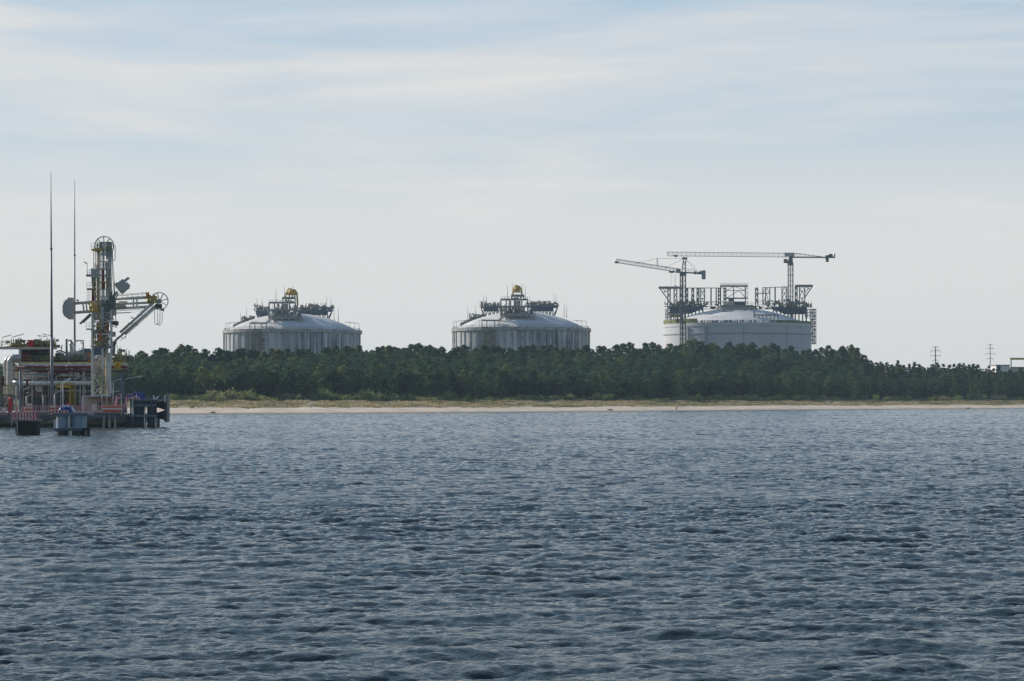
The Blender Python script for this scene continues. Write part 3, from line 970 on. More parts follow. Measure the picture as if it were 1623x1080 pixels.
        pts = ((935, 45), (980, 50), (1060, 55), (1130, 40)) if narrow and a1 > 700 else ((880, 52), (975, 62), (1070, 64), (1155, 50)) if a1 > 700 else ((430, 50), (515, 36), (560, 45)) if narrow else ((455, 62), (520, 45))
        for zx, hz in pts:
            q = MB(); a = Q(zx, zt - 3, 13); clump(q, (a.x, a.y, a.z), (8.5 if a1 > 700 else 5, 9, hz * .075), r, 30); q.build('valve_cluster', 'equip', root)
    # pipe run over the left shoulder
    f = MB(); L0, L1 = (190, 385) if narrow else (190, 375)
    for j in range(9):
        zx = lerp(L0 + 10, L1, j / 8); a = Q(zx, 0, 4); g_ = up(zx, 4)
        f.bar((a.x, a.y, g_ - .3), (a.x, a.y, g_ + 2.2 + .8 * (j > 3)), .4)
    for k in range(3):
        f.path([Vector((Q(zx, 0, 3 + k).x, Y + 3 + k * 1.5, up(zx, 4) + .9 + k * .6)) for zx in np.linspace(L0, L1 + 40, 8)], .35, 5)
    a = Q(L1 - 40, 0, 4); clump(f, (a.x, a.y, up(L1 - 50, 4) + 1.5), (7, 5, 3.2), r, 16)
    f.build('shoulder_pipes', 'equip', root)
    # landing, stair down the wall and stair up to the platform
    s0, s1, sz = (415, 590, 442) if narrow else (365, 532, 470)
    dF = -math.sqrt(max(1, R * R - (Q(s0 + 70, 0, -R).x - X0) ** 2)) - 1.5
    f = MB()
    for zx in (s0, s0 + 50, s1 - 45, s1):
        f.bar(Q(zx, sz, dF), Q(zx, sz + 260, dF), .5); f.bar(Q(zx, sz, dF + 5), Q(zx, sz + 70, dF + 5), .45)
    for dy in (dF, dF + 5): f.bar(Q(s0, sz, dy), Q(s1, sz, dy), .5, .9)
    f.quadbox([Q(s0, sz + 68, dF), Q(s1, sz + 68, dF), Q(s1, sz + 68, dF + 5), Q(s0, sz + 68, dF + 5), Q(s0, sz + 64, dF), Q(s1, sz + 64, dF), Q(s1, sz + 64, dF + 5), Q(s0, sz + 64, dF + 5)])
    f.build('landing', 'tanksteel', root)
    st = MB()
    zs = sz + 75
    for j in range(4):
        xa, xb = (s0 + 25, s1 - 15) if j % 2 == 0 else (s1 - 15, s0 + 25)
        st.bar(Q(xb, zs + j * 48, dF - .3), Q(xa, zs + j * 48 + 48, dF - .3), 1.0, .7)
        st.bar(Q(xb, zs + j * 48 - 8, dF - .6), Q(xa, zs + j * 48 + 40, dF - .6), .18)
        st.bar(Q(s0 + 5, zs + j * 48 + 48, dF), Q(s1, zs + j * 48 + 48, dF), 1, .5)
    st.build('stair', M['olivestair'], root)
    MB().bar(Q(s1, sz, -R + 3), Q(x0 + 45, zlow, dyF), 1.2, .7).bar(Q(s1, sz - 14, -R + 3), Q(x0 + 45, zlow - 14, dyF), .2).build('walkway', 'tanksteel', root)
    sp0, sp1, spz = (885, 958, 375) if narrow else (832, 905, 405)
    f = MB()
    for zx in (sp1 - 30, sp1 - 8):
        for dy in (-30, -22): a = Q(zx, spz, dy); f.bar((a.x, a.y, up(zx, dy) - .4), a, .7)
    f.quadbox([Q(sp0, spz + 4, -30), Q(sp1, spz + 4, -30), Q(sp1, spz + 4, -22), Q(sp0, spz + 4, -22), Q(sp0, spz - 4, -30), Q(sp1, spz - 4, -30), Q(sp1, spz - 4, -22), Q(sp0, spz - 4, -22)])
    f.rail([Q(sp0, spz - 4, -30), Q(sp1, spz - 4, -30), Q(sp1, spz - 4, -22)], 2.4, .16, 2, 2.5)
    f.build('side_landing', 'tanksteel', root)
    MB().cbox(Q(sp0 + 38, spz - 20, -26), (2.3, 2.4, 2)).cbox(Q(sp0 + 38, spz - 40, -26), (1.6, 2, .8)).build('control_cabinet', M['brickred'] if narrow else 'blueshade', root)
    # lightning rods and rim lamps
    rods = ((433, 185, 260), (460, 182, 262), (678, 80, 228), (730, 55, 187), (828, 55, 187), (860, 85, 225), (906, 190, 300), (1157, 163, 303), (1178, 182, 303), (1260, 262, 408), (1287, 282, 412), (268, 305, 450), (350, 288, 412)) if narrow else \
        ((437, 208, 348), (490, 212, 348), (632, 118, 260), (720, 80, 214), (808, 85, 130), (908, 250, 343), (1153, 200, 343), (1198, 210, 343), (1230, 298, 436), (1275, 310, 450), (268, 365, 468), (328, 315, 432))
    for zx, za_, zb in rods:
        dy = 12 if zb > 300 else -19
        a, b = Q(zx, zb + 6, dy), Q(zx, za_, dy)
        MB().tube(a, b, .2, .09, 5).build('lightning_rod', 'tanksteel', root)
    lf = MB(); Rr = R
    for zx, d in ((118, 1), (150, 1), (205, 1), (1395, -1), (1440, -1), (1490, -1), (385, 1)):
        a = Q(zx, 0, 0); x = a.x - X0; dy = -math.sqrt(max(1, R * R * .97 - x * x))
        q = Vector((Q(zx, 0, dy).x, Y + dy, zr)); lf.bar(q, q + Vector((0, 0, 4.2)), .18); lf.bar(q + Vector((0, 0, 4.1)), q + Vector((3.2 * -d * -1, 0, 4.7)), .35, .25)
    lf.build('rim_lamp', 'tanksteel', root)
    b_ = MB()
    for a in np.linspace(math.radians(188), math.radians(352), 25 if narrow else 23):
        a += r.uniform(-.02, .02)
        c_ = Vector((X0 + (R + .15) * math.cos(a), Y + (R + .15) * math.sin(a), 0)); u = Vector((-math.sin(a), math.cos(a), 0)); nrm = Vector((math.cos(a), math.sin(a), 0)); w_ = r.choice((.25, .4, .7))
        b_.quadbox([c_ - u * w_ - nrm * .3 + Vector((0, 0, 2)), c_ + u * w_ - nrm * .3 + Vector((0, 0, 2)), c_ + u * w_ + nrm * .25 + Vector((0, 0, 2)), c_ - u * w_ + nrm * .25 + Vector((0, 0, 2)),
                    c_ - u * w_ - nrm * .3 + Vector((0, 0, zr - 2.2)), c_ + u * w_ - nrm * .3 + Vector((0, 0, zr - 2.2)), c_ + u * w_ + nrm * .25 + Vector((0, 0, zr - 2.2)), c_ - u * w_ + nrm * .25 + Vector((0, 0, zr - 2.2))])
    b_.build('wall_ribs', 'rim', root)
    return root


M['olivestair'] = mat('rusty_stair_steel', (.2, .16, .09))
M['brickred'] = mat('brick_red_cabinet', (.22, .06, .05))
stained_tank('storage_tank', 'rain-streaked white domed tank nearest the jetty, leaning yellow hoist on its top', 463.5, 108, 521, 495.5, 0,
             lambda zx, zy: (340 + zx / 6.492, 440 + zy / 6.492), 0, False)
stained_tank('storage_tank', 'rain-streaked white domed tank in the middle, upright yellow hoist and red cabinet on top', 826, 108.5, 518, 492.5, 0,
             lambda zx, zy: (700 + zx / 6.492, 440 + zy / 6.492), 0, True)


# ------------------------------------------------------------------ the new tank under construction
def new_tank():
    Y = 1400.0; s = Y / FPX; cpx = 1168.5; X0 = (cpx - CX) * s; R = 116.5 * s
    zr = CAMZ + (HY - 511) * (Y - R) / FPX; za = CAMZ + (HY - 487.5) * Y / FPX; rise = za - zr
    root = thing('storage_tank', (X0, Y, 0), 'clean white domed tank still under construction, ringed by scaffold frames', 'storage tank')
    tank_body(root, R, zr, rise, 'tankwall_new', rimm='tankwall_new', lip=.3)

    def Q(zx, zy, dy=0.0): return P(960 + zx / 4.271, 390 + zy / 4.271, Y + dy)

    def up(zx, dy):
        x = Q(zx, 0, dy).x - X0; return dome_z(R, zr, rise, x, dy)
    # wall joints, ledges and the temporary opening
    j = MB()
    for zx in (560, 678, 922, 1224):
        x = Q(zx, 0, -R * .8).x - X0; dy = -math.sqrt(R * R - x * x); a = math.atan2(dy, x)
        c_ = Vector((X0 + R * math.cos(a), Y + R * math.sin(a), 0)); u = Vector((-math.sin(a), math.cos(a), 0)); nrm = Vector((math.cos(a), math.sin(a), 0))
        w_ = .9 if zx < 700 else .25; o = .7 if zx < 700 else .12
        lo = Vector((0, 0, 2)); hi = Vector((0, 0, zr - 2.3))
        j.quadbox([c_ - u * w_ - nrm * .3 + lo, c_ + u * w_ - nrm * .3 + lo, c_ + u * w_ + nrm * o + lo, c_ - u * w_ + nrm * o + lo, c_ - u * w_ - nrm * .3 + hi, c_ + u * w_ - nrm * .3 + hi, c_ + u * w_ + nrm * o + hi, c_ - u * w_ + nrm * o + hi])
    j.build('wall_joints', 'joint', root)
    MB().lathe((X0, Y, 0), [(R, zr - 6.9), (R + .35, zr - 6.8), (R + .35, zr - 6.1), (R, zr - 6)], 128).build('ledge', 'joint', root)
    # olive netting round part of the rim
    MB().lathe((X0, Y, zr), [(R + .2, -.1), (R + .2, 2.6), (R - .6, 2.6), (R - .6, -.1)], 40, math.radians(180), math.radians(232)).build('safety_netting', 'greenmesh', root)
    MB().lathe((X0, Y, zr), [(R + .2, -.1), (R + .2, 1.5), (R - .6, 1.5), (R - .6, -.1)], 40, math.radians(296), math.radians(372)).build('safety_netting', 'greenmesh', root)
    ro = random.Random(12)
    cl = MB()
    for i in range(48):
        a = math.radians(ro.uniform(228, 300)); r_ = R - ro.uniform(.5, 2.5)
        c_ = (X0 + r_ * math.cos(a), Y + r_ * math.sin(a), zr + .6); cl.cbox(c_, (ro.uniform(.4, 1.6), ro.uniform(.4, 1.2), ro.uniform(.5, 2.2)))
    cl.build('rim_clutter', 'rim', root)
    f = MB()                                          # props of a walkway on the front of the dome
    for zx in range(1010, 1175, 26):
        a = Q(zx, 470, -34); f.bar((a.x, a.y, up(zx, -34) - .4), a, .7)
    f.bar(Q(1003, 468, -34), Q(1170, 468, -34), .8, .8); f.bar(Q(1005, 425, -34), Q(1005, 500, -34), .9)
    f.build('dome_walkway', 'scaf', root)
    # working platforms
    for a0, a1, zt, h_ in ((432, 662, 412, 13), (1130, 1362, 415, 13)):
        f = MB(); dA, dB = -4, 16
        f.quadbox([Q(a0, zt + 14, dA), Q(a1, zt + 14, dA), Q(a1, zt + 14, dB), Q(a0, zt + 14, dB), Q(a0, zt, dA), Q(a1, zt, dA), Q(a1, zt, dB), Q(a0, zt, dB)])
        m = 9
        for k in range(m + 1):
            zx = lerp(a0 + 4, a1 - 4, k / m)
            for dy in (dA, dB):
                a = Q(zx, zt + 14, dy)
                x = a.x - X0
                g_ = dome_z(R, zr, rise, x, dy) if x * x + dy * dy < (R - 1.4) ** 2 else zr
                if a.z > g_: f.bar((a.x, a.y, g_ - .3), a, .7)
            if k < m: f.bar(Q(zx, zt + 14, dA), Q(lerp(a0, a1, (k + 1) / m), zt + 36 + (14 if (zx < 560 or zx > 1230) else -6), dA), .6)
        f.quadbox([Q(a0 + (0 if a0 < 700 else 80), zt + 48, dB), Q(a1 - (90 if a0 < 700 else 0), zt + 48, dB), Q(a1, zt + 12, dB), Q(a0, zt + 12, dB), Q(a0 + (0 if a0 < 700 else 80), zt + 48, dB + .5), Q(a1 - (90 if a0 < 700 else 0), zt + 48, dB + .5), Q(a1, zt + 12, dB + .5), Q(a0, zt + 12, dB + .5)])  # added dark blue sheet standing for the shade beneath the platform
        f.build('working_platform', 'blueshade', root)
        MB().rail([Q(a0, zt, dA), Q(a1, zt, dA)], 1.9, .14, 2, 2.4).build('platform_railing', 'scaf', root)
        for k in range(6):
            q = MB(); a = Q(lerp(a0 + 15, a1 - 15, k / 5), zt, 5); clump(q, (a.x, a.y, a.z), (9, 9, ro.uniform(3, 5.5)), ro, 10); q.build('site_equipment', 'equip', root)
    MB().rail([Q(662, 410, 8), Q(780, 400, 8), Q(960, 400, 8), Q(1130, 412, 8)], 1.9, .14, 2, 2.6).build('platform_railing', 'scaf', root)
    q = MB(); 
    for zx in range(680, 1120, 34):
        a = Q(zx, 412, 8); clump(q, (a.x, a.y, a.z - 1.5), (11, 6, ro.uniform(2, 4)), ro, 5)
    q.build('site_materials', 'equip', root)
    f = MB(); f.bar(Q(780, 412, -8), Q(1000, 412, -8), .8, 2.2); f.build('platform_edge_beam', 'scaf', root); f = MB(); f.bar(Q(780, 430, -20), Q(1000, 430, -20), .5, .8)
    for zx in (795, 860, 945): f.bar(Q(zx, 412, -20), Q(zx, 470, -20), .7)
    f.bar(Q(795, 430, -20), Q(860, 480, -20), .4); f.bar(Q(945, 430, -20), Q(870, 480, -20), .4)
    f.build('centre_platform', 'scaf', root); f = MB()
    f.bar(Q(795, 455, -21), Q(905, 455, -21), 1.4, 2.4); f.bar(Q(850, 455, -21), Q(850, 490, -21), 3)
    f.build('pump_well_head', 'mid', root)
    MB().quadbox([Q(1072, 400, -2), Q(1098, 404, -2), Q(1100, 402, 4), Q(1070, 400, 4), Q(1076, 388, -2), Q(1105, 372, -2), Q(1106, 371, 4), Q(1078, 386, 4)]).build('tarpaulin', 'tarp', root)
    MB().cbox(Q(846, 390, 0), (4.5, 3, 2.4)).build('site_container', 'pale', root); MB().cbox(Q(907, 389, 1), (6.8, 3, 2.2)).build('site_container', 'blueshade', root)
    MB().cbox(Q(850, 366, 0), (3.2, 3, 1.6)).build('winch_house', 'mid', root)
    return root, Q, R, X0, Y, zr


troot, Q3, R3, X3, Y3, ZR3 = new_tank()


def scaffold(label, draw, group='steel frames on the unfinished tank', name='scaffold', m='scaf'):
    mb = MB(); draw(mb)
    o = mb.build(name, m); return tag(o, label, 'scaffold', group)


def bent(f, x0, x1, top, bot, lev, dyF, dyB, w=.6, cross=True):
    """A braced steel tower between two zoomed columns."""
    for dy in (dyF, dyB):
        for x in (x0, x1): f.bar(Q3(x, bot, dy), Q3(x, top, dy), w)
        zs = [top] + lev + [bot]
        for a, b in zip(zs[:-1], zs[1:]):
            f.bar(Q3(x0, a, dy), Q3(x1, a, dy), w * .8)
            if cross:
                xm = (x0 + x1) / 2; f.bar(Q3(x0, b, dy), Q3(xm, a, dy), w * .6); f.bar(Q3(x1, b, dy), Q3(xm, a, dy), w * .6)
    for x in (x0, x1):
        for a in [top] + lev: f.bar(Q3(x, a, dyF), Q3(x, a, dyB), w * .7)


def left_frame(f):
    bent(f, 420, 437, 283, 500, [325, 365, 410, 450], -3, 10)
    bent(f, 462, 482, 283, 420, [325, 365], -3, 10); bent(f, 502, 520, 283, 420, [325, 365], -3, 10)
    for dy in (-3, 10):
        f.bar(Q3(360, 283, dy), Q3(500, 283, dy), .7, 1.5)
        f.bar(Q3(365, 285, dy), Q3(420, 362, dy), .6); f.bar(Q3(385, 285, dy), Q3(402, 310, dy), .4); f.bar(Q3(412, 285, dy), Q3(393, 322, dy), .4); f.bar(Q3(420, 310, dy), Q3(402, 312, dy), .35)
        f.bar(Q3(500, 285, dy), Q3(560, 285, dy), .5)
    f.bar(Q3(360, 283, -3), Q3(360, 283, 10), .6)
    for zx in (404, 412): f.bar(Q3(zx, 425, -3), Q3(zx, 500, -3), .35)
    for zy in (440, 465, 485): f.bar(Q3(404, zy, -3), Q3(437, zy, -3), .35)
scaffold('steel frame with a triangular overhang at the left end of the craned tank', left_frame)


def mid_frame(f):
    bent(f, 545, 556, 285, 415, [325, 362], -2, 10); bent(f, 583, 596, 285, 412, [330, 365], -2, 10); bent(f, 618, 630, 285, 408, [310, 355], -2, 10); bent(f, 640, 670, 285, 405, [310, 355], -2, 10)
    for dy in (-2, 10): f.bar(Q3(545, 285, dy), Q3(820, 285, dy), .45)
    f.bar(Q3(713, 285, -2), Q3(713, 405, -2), .8); f.bar(Q3(748, 285, -2), Q3(748, 405, -2), .7); f.bar(Q3(556, 378, -2), Q3(800, 378, -2), .3)
scaffold('row of braced steel uprights between the left crane and the central staging', mid_frame)


def centre_frame(f):
    bent(f, 762, 778, 285, 405, [305, 330, 355, 380], -6, 4); bent(f, 800, 814, 285, 405, [305, 330, 355, 380], -6, 4)
    for dy in (-6, 4):
        f.bar(Q3(776, 272, dy), Q3(962, 272, dy), .5, 1.1); f.bar(Q3(814, 303, dy), Q3(948, 303, dy), .4); f.bar(Q3(800, 355, dy), Q3(962, 355, dy), .5, .9)
        for x in (778, 866, 946): f.bar(Q3(x, 272, dy), Q3(x, 408, dy), .6)
        f.bar(Q3(866, 272, dy), Q3(818, 303, dy), .35); f.bar(Q3(866, 272, dy), Q3(945, 303, dy), .3); f.bar(Q3(818, 352, dy), Q3(905, 303, dy), .35); f.bar(Q3(905, 303, dy), Q3(946, 352, dy), .35)
        f.rail([Q3(776, 270, dy), Q3(962, 270, dy)], 1.5, .16, 2, 1.8)
    for zy in (300, 330, 355, 395): f.rail([Q3(942, zy, -6), Q3(962, zy, -6), Q3(962, zy, 4)], 2, .2, 2, 1.6)
scaffold('tall central staging with a railed top deck over the craned tank dome', centre_frame)


def right_inner(f):
    bent(f, 1014, 1030, 285, 410, [320, 360], -4, 8)
    for dy in (-4, 8): f.bar(Q3(1030, 322, dy), Q3(1075, 322, dy), .5)
    bent(f, 1064, 1111, 283, 405, [320], -4, 8); f.bar(Q3(1083, 283, -4), Q3(1083, 405, -4), .6)
    for dy in (-4, 8): f.bar(Q3(1111, 281, dy), Q3(1230, 278, dy), .4)
    f.bar(Q3(1147, 281, -4), Q3(1147, 405, -4), .8); f.bar(Q3(1014, 372, -4), Q3(1230, 372, -4), .3)
    bent(f, 1193, 1226, 278, 410, [318, 365], -4, 8)
scaffold('braced steel uprights between the central staging and the right crane', right_inner)


def right_frame(f):
    bent(f, 1283, 1296, 272, 412, [315, 360], -4, 8); bent(f, 1312, 1348, 272, 412, [305, 352], -4, 8)
    for dy in (-4, 8):
        f.bar(Q3(1283, 271, dy), Q3(1402, 271, dy), .7, 1.5); f.bar(Q3(1400, 272, dy), Q3(1350, 347, dy), .6); f.bar(Q3(1350, 275, dy), Q3(1385, 296, dy), .4); f.bar(Q3(1380, 274, dy), Q3(1352, 318, dy), .4)
    f.bar(Q3(1400, 272, -4), Q3(1400, 272, 8), .6)
scaffold('steel frame with a triangular overhang at the right end of the craned tank', right_frame)


def stair_tower(f):
    ys = [430 + 11.5 * i for i in range(21)]
    for dy in (-3, 4):
        for x in (1388, 1400, 1412, 1424): f.bar(Q3(x, 428, dy), Q3(x, 668, dy), .3 if x != 1388 else .6)
        for i, y in enumerate(ys): f.bar(Q3(1386, y, dy), Q3(1424, y, dy), .3 if i % 2 else .75)
    for i, y in enumerate(ys[:-1:2]): f.bar(Q3(1390 if i % 2 else 1422, y, 0), Q3(1422 if i % 2 else 1390, y + 23, 0), .5)
    for x in (1352, 1366, 1378): f.bar(Q3(x, 425, -3), Q3(x, 490, -3), .35)
    for y in (432, 450, 470): f.bar(Q3(1345, y, -3), Q3(1390, y, -3), .35)
scaffold('scaffold stair tower climbing the right flank of the craned tank', stair_tower, name='scaffold_stair_tower')


def left_deck(f):
    f.bar(Q3(430, 470, -22), Q3(508, 470, -22), 4, 1.5); f.bar(Q3(440, 478, -22), Q3(508, 478, -22), 3, .8)
    for x in (445, 460, 475, 490, 505): f.bar(Q3(x, 476, -22), Q3(x, 505, -22), .5)
scaffold('yellow railed working deck at the left rim behind the luffed crane', left_deck, name='working_deck', m='olive')


# ------------------------------------------------------------------ tower cranes
def crane_left():
    Y = 1352.0
    def q(zx, zy, dy=0.0): return P(970 + zx / 10.144, 395 + zy / 10.144, Y + dy)
    base = q(1140, 1540); g = 9
    root = thing('tower_crane', (base.x, Y, g), 'tower crane with its jib raised left and a block counterweight', 'crane', 'tower cranes at the unfinished tank')
    top = q(1140, 425)
    MB().lattice((base.x, Y, g), (top.x, Y, top.z), 3.1, 3.1, 22, .45, .22).bar((base.x - .2, Y + .6, g), (base.x - .2, Y + .6, top.z), .9).build('mast', 'cranedark', root)
    MB().cbox(q(1140, 395), (3.8, 3.8, 2.2)).cbox(q(1140, 410), (3, 3, 1.4)).build('slewing_ring', 'cranedark', root)
    MB().cbox(q(1065, 355, -1.8), (2.6, 2.2, 2.2)).build('cab', 'crane', root)
    MB().bar(q(1118, 390, -1), q(1150, 150, -1), .5).bar(q(1118, 390, 1), q(1150, 150, 1), .5).bar(q(1180, 390, -1), q(1190, 150, -1), .5).bar(q(1180, 390, 1), q(1190, 150, 1), .5) \
        .bar(q(1120, 350, -1), q(1186, 290, -1), .3).bar(q(1186, 350, -1), q(1135, 270, -1), .3).bar(q(1135, 270, -1), q(1190, 210, -1), .3).bar(q(1186, 290, 1), q(1145, 200, 1), .3).bar(q(1140, 205), q(1195, 205), .5).bar(q(1138, 150), q(1196, 150), .7).cbox(q(1152, 150), (1.8, 2, 1.2)).cbox(q(1188, 150), (1.6, 2, 1.2)).build('tower_head', 'cranedark', root)
    MB().lattice(q(1105, 352), q(70, 190), 1.9, 2.0, 17, .26, .15).tube(q(45, 212), q(105, 212), .8, n=6).build('jib', 'crane', root)
    MB().bar(q(1180, 378), q(1500, 398), 1.9, .8).rail([q(1190, 374, -1), q(1330, 384, -1)], 2.2, .16, 2, 2).build('counter_jib', 'crane', root)
    MB().cbox(q(1338, 382), (1.5, 2, 1.7)).cbox(q(1395, 388), (1.7, 2.2, 1.4)).cbox(q(1420, 375), (1.2, 2, 1.6)).build('winch', 'cranedark', root)
    MB().cbox(q(1472, 420), (2.3, 2.6, 4.9)).cbox(q(1472, 350), (1.8, 2.2, .5)).build('counterweight', 'crane', root)
    t = MB(); p = q(730, 150)
    t.bar(q(1150, 152), p, .14).bar(p, q(420, 222), .14).bar(q(1140, 165), q(870, 290), .14).bar(q(730, 150), q(742, 270), .28).bar(q(722, 150), q(722, 275), .2)
    t.bar(q(1195, 180), q(1370, 365), .13).bar(q(1195, 180), q(1310, 255), .1).bar(q(1310, 255), q(1375, 360), .12)
    t.bar(q(405, 230), q(450, 214), .9, .5).bar(q(855, 302), q(890, 284), .9, .5)
    t.build('tie_bars', 'cranedark', root)
    tr = MB().cbox(q(960, 368), (3.2, 2, 1.0)).build('trolley', 'cranedark', root)
    hk = MB()
    for a, b in (((960, 375), (960, 590)), ((1015, 370), (1010, 590)), ((1030, 400), (1016, 590))): hk.bar(q(*a), q(*b), .1)
    hk.bar(q(1000, 593), q(1050, 593), .3).build('hoist_rope', 'cranedark', root)


def crane_right():
    Y = 1422.0
    def q(zx, zy, dy=0.0): return P(1180 + zx / 10.144, 395 + zy / 10.144, Y + dy)
    base = q(740, 1540); g = 9; top = q(740, 250)
    root = thing('tower_crane', (base.x, Y, g), 'flat-top tower crane with a level jib and green winch', 'crane', 'tower cranes at the unfinished tank')
    MB().lattice((base.x, Y, g), (top.x, Y, top.z), 2.9, 2.9, 24, .4, .2).bar((base.x, Y + .6, g), (base.x, Y + .6, top.z), .5).build('mast', 'crane', root)
    MB().cbox(q(738, 240), (3.4, 3.2, 1.6)).quadbox([q(702, 232, -1.2), q(778, 232, -1.2), q(778, 232, 1.2), q(702, 232, 1.2), q(712, 120, -1), q(775, 110, -1), q(775, 110, 1), q(712, 120, 1)]).build('slewing_head', 'cranedark', root)
    MB().cbox(q(662, 192, -1.6), (2.4, 2.2, 2.3)).cbox(q(685, 207, -1.2), (2.6, 2, 1.6)).build('cab', 'cranedark', root)
    MB().lattice(q(690, 98), q(-1230, 80), 1.7, 2.4, 26, .22, .13).bar(q(-1240, 45), q(-1235, 105), .4).cbox(q(720, 90), (6, 2, 2.4)).build('jib', 'cranewhite', root)
    c = MB().bar(q(770, 132), q(1455, 135), 1.8, .8)
    for dy in (-.8, .8):
        c.bar(q(770, 75, dy), q(890, 75, dy), .45).bar(q(890, 75, dy), q(1270, 128, dy), .35)
        for k in range(6): c.bar(q(790 + 70 * k, 132, dy), q(825 + 70 * k, 78 + max(0, 70 * k - 65) * .14, dy), .2).bar(q(825 + 70 * k, 78 + max(0, 70 * k - 65) * .14, dy), q(860 + 70 * k, 132, dy), .2)
    c.bar(q(1450, 75), q(1450, 135), .7).build('counter_jib', 'crane', root)
    MB().cbox(q(1375, 115), (3.6, 2, 1.2)).cbox(q(1385, 96), (2, 1.8, 1.3)).build('winch', M['winchgreen'], root)
    MB().quadbox([q(1298, 165, -1), q(1355, 165, -1), q(1355, 165, 1), q(1298, 165, 1), q(1300, 100, -1), q(1355, 100, -1), q(1355, 100, 1), q(1300, 100, 1)]).cbox(q(1330, 185), (1.7, 2, 1.8)).build('counterweight', 'cranedark', root)
    MB().cbox(q(-1105, 105), (2.6, 1.8, .7)).cbox(q(-1105, 118), (1.8, 1.6, .7)).build('trolley', 'cranedark', root)


M['winchgreen'] = mat('dark_green_winch', (.04, .1, .07))
crane_left(); crane_right()


# ------------------------------------------------------------------ far right: pylons, sheds, gantry
def pylon(px, pt, pb, Y, arms, w, label):
    g = P(px, pb, Y); t = P(px, pt, Y)
    root = thing('power_pylon', (g.x, Y, 7), label, 'power pylon', 'power pylons beyond the low wood')
    MB().tube((g.x, Y, 7), t, w, w * .55, 8).build('pole', 'mid', root)
    for py, a in arms:
        c = P(px, py, Y); m = MB().bar(c - Vector((a, 0, -.2)), c + Vector((a, 0, .2)), .26, .3)
        for sx in (-1, 1): m.bar(c + Vector((sx * a * .95, 0, 0)), c + Vector((sx * a * .95, 0, -1.2)), .13)
        m.build('crossarm', 'mid', root)


pylon(1482.6, 550, 588, 1500, ((550.5, 1.9), (556.8, 3.4), (564.5, 3.3), (571.6, 2.2)), .62, 'thicker steel pole pylon with four crossarms, nearer the tanks')
pylon(1569.4, 546, 590, 1750, ((546.3, 1.6), (553, 3), (561.3, 3.9), (569, 2.6)), .5, 'thin farther pole pylon left of the white building')


def building(name, label, x0, x1, yt, yb, Y, dep, m, roof=None, cat='building', glazed=True):
    a = P(x0, yt, Y); b = P(x1, yb, Y)
    root = thing(name, ((a.x + b.x) / 2, Y, 6), label, cat)
    MB().box((a.x, Y, 6), (b.x, Y + dep, a.z)).build('wall', m, root)
    MB().box((a.x - .3, Y - .3, a.z), (b.x + .3, Y + dep + .3, a.z + .7)).build('roof', roof or 'mid', root)
    if not glazed:
        MB().box((a.x + 1, Y - .06, 6), (a.x + 4.5, Y + .05, 10)).build('door', 'mid', root); return root
    w = MB(); k = max(2, int((b.x - a.x) / 5))
    for i in range(k):
        x = lerp(a.x, b.x, (i + .5) / k); w.box((x - .9, Y - .06, a.z - 3.4), (x + .9, Y + .05, a.z - 1.8))
    w.build('window_band', 'dark', root)
    return root


building('white_building', 'white industrial building at the right edge behind young pines', 1579, 1600, 580, 592, 1500, 22, 'white', glazed=False)
building('annex_building', 'low grey block behind the white building under the gantry', 1602, 1640, 583.5, 592, 1512, 20, 'beige', glazed=False)
building('shed', 'long low pale shed glimpsed between the young pines', 1524, 1551, 588.6, 594, 1480, 14, 'pale', 'bluegrey')
gp = P(1601, 569, 1494); gq = P(1650, 569, 1494)
gr = thing('gantry_crane', (gp.x, 1494, 6), 'yellow gantry beam on grey legs above the white building', 'gantry crane')
MB().bar(gp, gq, 1.2, 1.3).build('beam', 'hoist', gr)
for x in (gp.x + .6, gp.x + 9.6):
    MB().bar((x, 1494, 6), (x, 1494, gp.z), .6).build('leg', 'mid', gr)


# ------------------------------------------------------------------ beach: one walker, some driftwood
def skin_body(name, verts, edges, radii, m, parent, sub=1):
    me = bpy.data.meshes.new(name); me.from_pydata(verts, edges, []); me.update()
    o = bpy.data.objects.new(name, me); COL.objects.link(o); o.parent = parent
    sk = o.modifiers.new('skin', 'SKIN'); sk.use_smooth_shade = True
    for v, r in zip(me.skin_vertices[0].data, radii): v.radius = (r, r)
    me.skin_vertices[0].data[0].use_root = True
    sb = o.modifiers.new('sub', 'SUBSURF'); sb.levels = sub; sb.render_levels = sub
    me.materials.append(M[m]); return o


